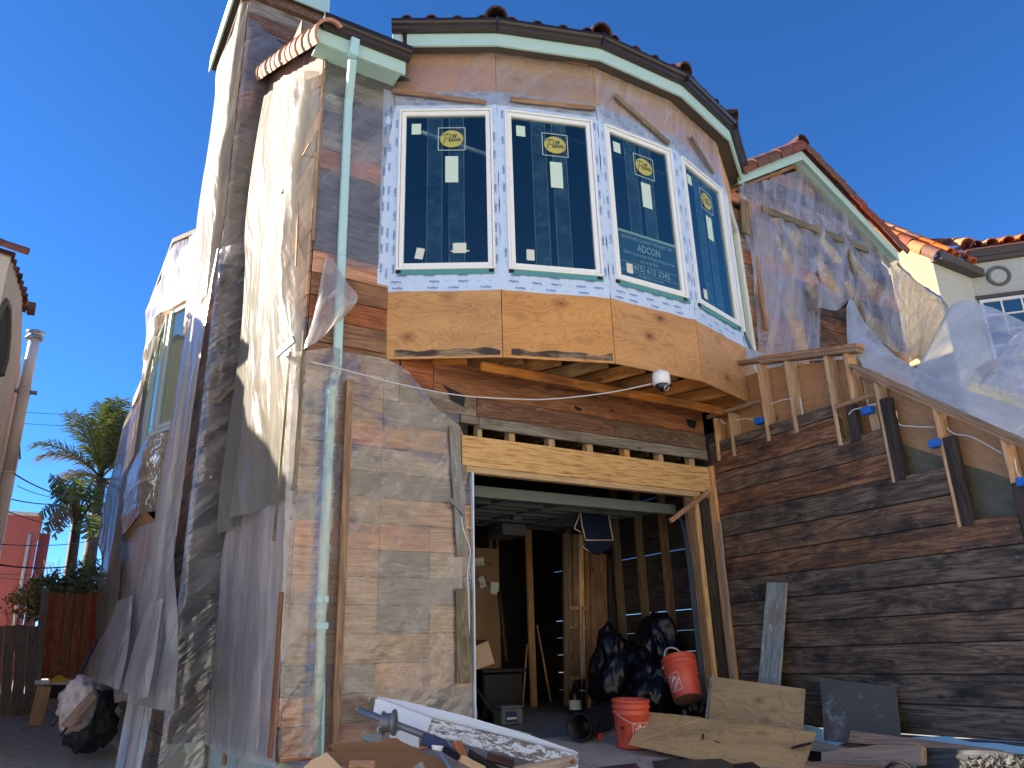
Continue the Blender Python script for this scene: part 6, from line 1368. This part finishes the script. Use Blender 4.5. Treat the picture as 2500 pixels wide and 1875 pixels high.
for (p, q, y, r0, m, lab, cat) in [((840, 1010), (800, 1370), 7.5, .016, 'paint_pole', 'yellow pole leaning beside the slumped black bag', 'pole'), ((500, 890), (580, 1335), 8.5, .012, 'batten', 'thin wooden stick leaning against the pale post', 'stick'), ((443, 1000), (418, 1360), 8.5, .012, 'batten', 'thin upright stick beside the storage bin', 'stick'), ((280, 700), (322, 1100), 8.6, .025, 'stud_dark', 'dark pole leaning on the tall carton', 'pole'), ((100, 1200), (255, 1408), 7.0, .012, 'stud_dark', 'dark metal rod leaning over the paint pail', 'rod'), ((765, 780), (758, 1385), 7.9, .008, 'metal', 'thin metal rod in front of the stacked lumber', 'rod')]:
    A, B = aty(q6(*p), y), aty(q6(*q), y - .15); B.z = max(B.z, .05); tag(tube(cat, [A, B], r0, M_[m], None, 8), lab, cat)
# plywood sheets and boards in front
def sheetY(name, lab, cat, pts, ys, m, t=.018):
    P_ = [aty(z8(*p), y) for p, y in zip(pts, ys)]; n = (P_[1] - P_[0]).cross(P_[2] - P_[0]).normalized()
    if n.dot(CAM - P_[0]) < 0: n = -n
    k = len(P_); vs_ = P_ + [p - n * t for p in P_]; fs = [tuple(range(k)), tuple(range(2 * k - 1, k - 1, -1))] + [(i, k + i, k + (i + 1) % k, (i + 1) % k) for i in range(k)]
    return tag(mk(name, vs_, fs, M_[m], None, frame(sum(P_, V()) / k, P_[1] - P_[0], n), bevel=.002), lab, cat)
sheetY('plywood_sheet', 'upright weathered plywood sheet leaning at the right jamb', 'plywood', [(936, 1040), (1565, 1125), (1545, 1430), (905, 1400)], [5.78, 4.98, 4.93, 5.73], 'ply_grey')
sheetY('plywood_edge_board', 'narrow grey board edge standing beside the upright plywood sheet', 'board', [(936, 1040), (950, 1042), (925, 1330), (900, 1326)], [5.79, 5.80, 5.76, 5.75], 'batten_grey', .02)
sheetY('plywood_sheet', 'lower plywood sheet tilted on the ground with dark gouge', 'plywood', [(485, 1285), (860, 1322), (870, 1330), (1255, 1370), (1640, 1425), (1540, 1725), (980, 1640), (370, 1503)], [5.45, 5.13, 5.125, 4.79, 4.48, 4.32, 4.72, 5.24], 'ply_grey')
for g_ in ([(1465, 1520), (1530, 1500), (1615, 1482), (1608, 1498), (1540, 1518), (1480, 1530)], [(870, 1430), (882, 1428), (880, 1465), (868, 1468)], [(950, 1472), (992, 1488), (988, 1492), (948, 1478)]):
    pl = [aty(z8(*p), y) for p, y in zip([(485, 1285), (1640, 1425), (370, 1503)], [5.45, 4.48, 5.24])]; nn = (pl[1] - pl[0]).cross(pl[2] - pl[0]).normalized(); nn = nn if nn.dot(CAM - pl[0]) > 0 else -nn
    tag(prism('gouge', [atp(z8(*p), pl[0] + nn * .010, nn) for p in g_], nn, .002, M_['print_k'], bpy.data.objects['plywood_sheet.001'], 0, 0))
def sheetX(name, lab, cat, f, pts, xs, m, t=.02, group=None):
    P_ = [atx(f(*p), x) for p, x in zip(pts, xs)]; n = (P_[1] - P_[0]).cross(P_[-1] - P_[0]).normalized()
    if n.dot(CAM - P_[0]) < 0: n = -n
    k = len(P_); vs_ = P_ + [p - n * t for p in P_]; fs = [tuple(range(k)), tuple(range(2 * k - 1, k - 1, -1))] + [(i, k + i, k + (i + 1) % k, (i + 1) % k) for i in range(k)]
    e = max(range(k), key=lambda i: (P_[(i + 1) % k] - P_[i]).length); x = P_[(e + 1) % k] - P_[e]
    return tag(mk(name, vs_, fs, M_[m], None, frame(sum(P_, V()) / k, x, n), bevel=.002), lab, cat, group)
sheetX('leaning_board', 'paint flecked grey board leaning on the dark plank wall', 'board', z8, [(1305, 405), (1437, 408), (1385, 1105), (1245, 1095)], [6.41, 6.41, 6.22, 6.22], 'batten_grey', .03)
sheetX('cement_board', 'dark grey cement board leaning on the plank wall near the ground', 'board', z8, [(1662, 1052), (2172, 1110), (2207, 1452), (1860, 1492), (1692, 1468)], [6.40, 6.40, 6.2, 6.19, 6.19], 'slab_grey', .015)
sheetX('foam_piece', 'ragged pale blue foam piece between plywood and cement board', 'foam', q2, [(190, 1285), (260, 1300), (375, 1330), (385, 1420), (560, 1445), (440, 1505), (290, 1510)], [6.2] * 7, 'foam', .03)
sheetX('foam_strip', 'long ragged strip of pale blue foam along the foot of the plank wall', 'foam', q2, [(1080, 1402), (1250, 1392), (1440, 1390), (1640, 1442), (1850, 1448), (2030, 1475), (2200, 1490), (2200, 1560), (1900, 1520), (1240, 1425)], [6.36] * 10, 'foam', .03)
sheetX('split_board', 'long split tan board lying across the foot of the cement board', 'board', q2, [(612, 1343), (1260, 1430), (1900, 1515), (1870, 1530), (1230, 1490), (590, 1442), (605, 1400)], [5.9] * 7, 'batten_pale', .05)
sheetX('plank_offcut', 'short thick pale plank offcut lying on the ground', 'plank', q2, [(366, 1530), (520, 1500), (820, 1465), (1165, 1462), (1222, 1500), (1224, 1642), (700, 1640), (366, 1622)], [5.3] * 8, 'batten_pale', .06)
sheetX('dark_board', 'dark weathered board behind the pale plank offcut', 'board', q2, [(1180, 1490), (1850, 1515), (2000, 1545), (2100, 1660), (1180, 1665)], [5.4] * 5, 'grey_dark', .05)
sheetX('dark_board', 'thin dark batten under the pale plank offcut', 'board', q2, [(230, 1610), (700, 1640), (1000, 1650), (990, 1690), (220, 1660)], [5.0] * 5, 'batten', .04)
sheetX('tar_paper', 'black tar paper scrap beside the plank offcut', 'scrap', q2, [(260, 1510), (360, 1520), (366, 1600), (240, 1605)], [5.45] * 4, 'black', .01)
tg = tag(tube('hose', spline([atx(q2(*p), 5.0) for p in ((920, 1670), (960, 1630), (1040, 1610), (1110, 1640), (1150, 1680))], 14), .012, M_['wire_k'], None, 6), 'black hose loop in front of the pale plank offcut', 'hose')
rr = random.Random(5); vs_, fs = [], []
for k in range(260):                                                      # broken plaster at the foot of the wall
    u = rr.uniform(1550, 2250); c = atx(q2(u, rr.uniform(1560, 1700)), rr.uniform(4.9, 5.6)); s = rr.uniform(.006, .022)
    b0 = len(vs_); vs_ += [c + V((rr.uniform(-s, s), rr.uniform(-s, s), rr.uniform(-s, s))) + V(d) * s for d in ((1, 0, 0), (-1, 0, 0), (0, 1, 0), (0, -1, 0), (0, 0, 1), (0, 0, -1))]
    fs += [tuple(b0 + i for i in f) for f in ((0, 2, 4), (2, 1, 4), (1, 3, 4), (3, 0, 4), (2, 0, 5), (1, 2, 5), (3, 1, 5), (0, 3, 5))]
tag(mk('rubble', vs_, fs, M_['rubble']), 'grey broken plaster rubble at the foot of the wall', 'rubble', kind='stuff')
hb_ = [atx(q2(*p), 5.7) for p in ((1500, 1600), (1750, 1545), (2000, 1560), (2250, 1600), (2250, 1760), (1500, 1760))]
# dark timbers in the foreground
for pts, m, lab in [([(160, 1582), (372, 1560), (490, 1700), (170, 1720)], 'grey_dark', 'dark wet plank end lying by the flaking panel'), ([(495, 1572), (715, 1562), (850, 1668), (700, 1720), (600, 1700)], 'grey_dark', 'dark wet plank end between two others in front of the garage'), ([(752, 1592), (968, 1580), (1080, 1632), (1085, 1700), (850, 1700)], 'grey_dark', 'dark wet plank end touching the tilted plywood sheet'), ([(1065, 1632), (1212, 1616), (1280, 1665), (1250, 1720), (1120, 1700)], 'red_dark', 'dark reddish plank end beneath the plywood corner')]:
    P_ = [atz(z8(*p), -.10) for p in pts]; tag(prism('foreground_plank', P_, (0, 0, 1), .05, M_[m], None, -.05, .004, x=P_[2] - P_[1]), lab, 'plank', 'dark planks on the ground before the garage')
# ------------------------------------------------------------------ debris heap in front of the plastic sheet
def yq(p): return 5.75 - (p[0] - 590) / 1375 * .75
def on7(pts, dy=0.): return [aty(z7(*p), yq(p) + dy) for p in pts]
WP = thing('broken_door_panel', 'long broken door panel with flaking white paint lying across the debris', 'panel', (3, 5.3, .1))
prism('smooth_face', on7([(598, 1192), (640, 1200), (978, 1325), (942, 1437), (583, 1280)]), V((-.3, -1, .15)), .02, M_['white_peel'], WP, 0, .002); prism('flaking_face', on7([(978, 1330), (1500, 1455), (1967, 1572), (1957, 1690), (1450, 1565), (950, 1440)]), V((-.3, -1, .15)), .02, M_['flaking'], WP, .004, .002)
prism('top_edge', on7([(612, 1190), (980, 1322), (1500, 1450), (1968, 1570), (1940, 1555), (1640, 1450), (1200, 1320), (800, 1222)], .06), V((0, -.3, 1)), .015, M_['white_peel'], WP, 0, .001)
stick('wood_core', *on7([(700, 1215), (1640, 1450)], .10), .03, .02, V((0, -.5, 1)), M_['batten_grey'], WP); stick('end_cap', *on7([(600, 1190), (585, 1275)], .02), .03, .06, V((0, 1, 0)), M_['batten_green'], WP)
tag(stick('wood_strip', *[aty(z7(*p), 5.9) for p in ((555, 1228), (640, 1262))], .03, .02, NF, M_['batten']), 'short wood strip behind the upper end of the door panel', 'strip')
SF = thing('spring_shaft', 'grey steel torsion shaft with cable drum lying in the debris', 'shaft', (2.6, 5.4, .2))
A, B = aty(z7(485, 1270), 5.5), aty(z7(1210, 1545), 5.05); tube('shaft', [A, B], .024, M_['metal_dull'], SF, 14)
dc = aty(z7(700, 1352), 5.37); DM = frame(dc, (0, 0, 1), B - A); lathe('drum', [(.03, -.06), (.075, -.055), (.075, -.045), (.06, -.04), (.06, .01), (.085, .02), (.085, .035), (.03, .04)], M_['metal_dull'], SF, DM, 24)
tube('cable_end', spline([dc + V((-.06, -.02, -.03)), dc + V((-.1, -.03, -.02)), dc + V((-.1, -.03, -.06)), dc + V((-.05, -.02, -.09))], 8), .006, M_['metal'], SF, 5)
def flat(name, lab, cat, pts, y, m, t=.006, tilt=(0, -1, .5), group=None):
    n = V(tilt).normalized(); o = aty(z7(*pts[0]), y); P_ = [atp(z7(*p), o, n) for p in pts]
    return tag(prism(name, P_, n, t, M_[m], None, 0, .001), lab, cat, group)
flat('cardboard_flat', 'torn brown cardboard flat with ragged edge on the debris heap', 'cardboard', [(272, 1508), (400, 1490), (560, 1487), (600, 1492), (640, 1478), (690, 1462), (740, 1456), (770, 1480), (930, 1555), (930, 1575), (760, 1545), (500, 1550), (330, 1552)], 4.9, 'cardboard_dark')
flat('cardboard_flat', 'dark folded cardboard flat under the torn brown one', 'cardboard', [(280, 1555), (500, 1552), (760, 1548), (1000, 1590), (1180, 1700), (500, 1700), (360, 1640)], 4.8, 'cardboard_dark', .008, (0, -1, .9)); flat('cardboard_flat', 'pale tan cardboard corner at the foot of the downspout', 'cardboard', [(110, 1660), (160, 1610), (268, 1555), (380, 1670), (330, 1720), (100, 1720)], 4.7, 'cardboard_pale', .006)
flat('white_board', 'small white board standing behind the cardboard', 'board', [(690, 1440), (780, 1400), (886, 1392), (884, 1525), (700, 1470)], 5.55, 'white_peel', .02, (0, -1, .1)); flat('paint_tray', 'blue grey metal scrap lying behind the torn cardboard', 'scrap', [(505, 1470), (520, 1440), (625, 1432), (632, 1470), (560, 1492)], 5.6, 'foil', .03, (0, -1, .3))
flat('navy_panel', 'dark navy panel under the steel shaft', 'panel', [(920, 1425), (1060, 1470), (1130, 1560), (980, 1530), (905, 1500)], 5.1, 'navy_label', .02, (0, -1, .4)); flat('white_bracket', 'small white bracket among dark metal debris', 'bracket', [(975, 1510), (1040, 1515), (1090, 1545), (1080, 1560), (985, 1540)], 4.95, 'vinyl', .02, (0, -1, .4))
for p, q, w, m, y, lab in [((1140, 1495), (1210, 1640), .06, 'fence_red', 4.9, 'reddish board end standing in the debris'), ((1170, 1605), (1330, 1690), .05, 'stud', 4.75, 'pale stud offcut under the flaking panel'), ((1220, 1560), (1450, 1700), .04, 'black', 4.9, 'black metal bar under the flaking panel'), ((1030, 1560), (1110, 1690), .02, 'metal', 4.7, 'thin steel strap in the debris'), ((1350, 1590), (1530, 1640), .05, 'red_dark', 4.85, 'brown wood splinter under the flaking panel'), ((1540, 1690), (1945, 1610), .06, 'batten_pale', 4.5, 'pale board end lying under the panel corner'), ((1880, 1650), (1935, 1620), .02, 'fence_red', 4.45, 'small rusty chip on the pale board end'), ((860, 1690), (930, 1640), .05, 'batten_grey', 4.6, 'painted wood chip on the dark cardboard'), ((430, 1640), (600, 1645), .04, 'batten', 4.65, 'wood lath between the cardboard flats'), ((475, 1412), (640, 1418), .012, 'batten', 5.6, 'thin lath behind the cable drum'), ((1060, 1540), (1160, 1600), .035, 'black', 4.92, 'black hinge bracket in the debris')]:
    A, B = aty(z7(*p), y), aty(z7(*q), y - .1); tag(stick('debris_piece', A, B, w, min(w, .03), V((0, -1, .4)), M_[m]), lab, 'debris', 'scraps in the debris heap')
# ------------------------------------------------------------------ heap in the alley
def on12(pts, x=None, y=12.): return [aty(z6(*p), y) for p in pts]
tag(tube('black_pole', [aty(z6(305, 1410), 11.5), aty(z6(560, 925), 12.6)], .022, M_['black_plastic'], None, 8), 'long black pole leaning over the alley heap', 'pole')
bm = bmesh.new(); bmesh.ops.create_icosphere(bm, subdivisions=4, radius=1); wc = aty(z6(440, 1290), 11.6)
def blob(name, c, s, seed, m, lab, cat):
    bm = bmesh.new(); bmesh.ops.create_icosphere(bm, subdivisions=4, radius=1)
    for v in bm.verts:
        d = v.co.normalized(); f = 1 + .25 * nz(d.x * 2 + seed, d.y * 2, d.z * 2) + .22 * (crease(d.x * 3 + seed, d.y * 3, d.z * 3) - .5); v.co = V((d.x * s[0], d.y * s[1], d.z * s[2])) * f
    me = bpy.data.meshes.new(name); bm.to_mesh(me); bm.free(); me.materials.append(m)
    for f in me.polygons: f.use_smooth = True
    return tag(reg(bpy.data.objects.new(name, me), Matrix.Translation(c)), lab, cat)
bm.free()
blob('plastic_bag', wc, (.21, .2, .30), 3.3, M_['bag_white'], 'crumpled pinkish white plastic bag slumped in the alley heap', 'bag'); blob('tarp_heap', aty(z6(530, 1380), 12.1) , (.30, .3, .36), 6.1, M_['tarp_dark'], 'crumpled dark tarp against the concrete base', 'tarp')
blob('clear_bag', aty(z6(560, 1230), 12.3), (.2, .2, .2), 8.7, M_['film_side'], 'small clear plastic bag with red tie on the heap', 'bag')
tag(stick('heap_board', aty(z6(385, 1425), 11.0), aty(z6(530, 1255), 11.3), .14, .025, V((-.6, -1, .3)), M_['batten']), 'tan board leaning on the crumpled white bag', 'board')
tag(stick('heap_board', aty(z6(350, 1480), 10.9), aty(z6(450, 1350), 11.4), .03, .02, V((-.6, -1, .3)), M_['stud_dark']), 'dark thin lath at the foot of the alley heap', 'board')
pb = [atz(z6(*p), alley_z(8) + .02) for p in ((385, 1620), (620, 1600), (760, 1690), (400, 1720))]
tag(prism('flat_board', pb, (0, 0, 1), .02, M_['slab_grey'], None, 0, .002), 'flat grey board lying on the alley path', 'board')
# ------------------------------------------------------------------ the other side of the street (behind the camera, seen only in reflections; houses added to bounce sunlight onto the facade)
def flat_sheet(name, x0, x1, y0, y1, z, m): return struct(name, [(x0, y0, z), (x1, y0, z), (x1, y1, z), (x0, y1, z)], [(0, 1, 2, 3)], m)
flat_sheet('front_pavement', -60, 80, -4.6, -1.4, -1.02, M_['pavement']); flat_sheet('street', -60, 80, -8.5, -4.7, -1.14, M_['pavement']); flat_sheet('far_pavement', -60, 80, -11, -8.6, -1.02, M_['pavement'])
for k, (m, h) in enumerate([('stucco_pale', 10.4), ('stucco_tan', 9.8), ('stucco_white', 10.6), ('stucco_pale', 10.0), ('stucco_cream', 10.5), ('stucco_pale', 9.9), ('stucco_tan', 10.6), ('stucco_white', 10.2)]):
    x = -26 + k * 8.2; o = thing('street_house', ['pale stucco house at the first end of the row across the street', 'tan stucco house beside the end house across the street', 'white stucco house between the tan and pale ones across the street', 'pale stucco house next to the cream one across the street', 'cream stucco house across the street', 'pale stucco house between the cream and tan ones across the street', 'tan stucco house beside the white end house across the street', 'white stucco house at the last end of the row across the street'][k], 'house', (x + 4, -11, -1), 'houses across the street')
    box('wall', (x, -20, -1.2), (x + 8.0, -11, h), M_[m], o, .01); box('parapet', (x - .02, -11.1, h), (x + 8.02, -10.8, h + .3), M_['tile_red'], o, .05)
    box('garage_door', (x + .8, -11.0, -1), (x + 3.6, -10.94, 1.3), M_['vinyl'], o); box('front_door', (x + 5.2, -11.0, -.6), (x + 6.2, -10.94, 1.6), M_['trim_dark'], o)
    for u in (.9, 3.2, 5.6):
      for dz in (0, 3.2):
        w = node('window', o, (x + u, -11, 3.2 + dz)); box('frame', (x + u, -11.0, 3.0 + dz), (x + u + 1.5, -10.92, 4.9 + dz), M_['vinyl'], w); box('pane', (x + u + .1, -10.918, 3.1 + dz), (x + u + 1.4, -10.91, 4.8 + dz), M_['pane_dark'], w)
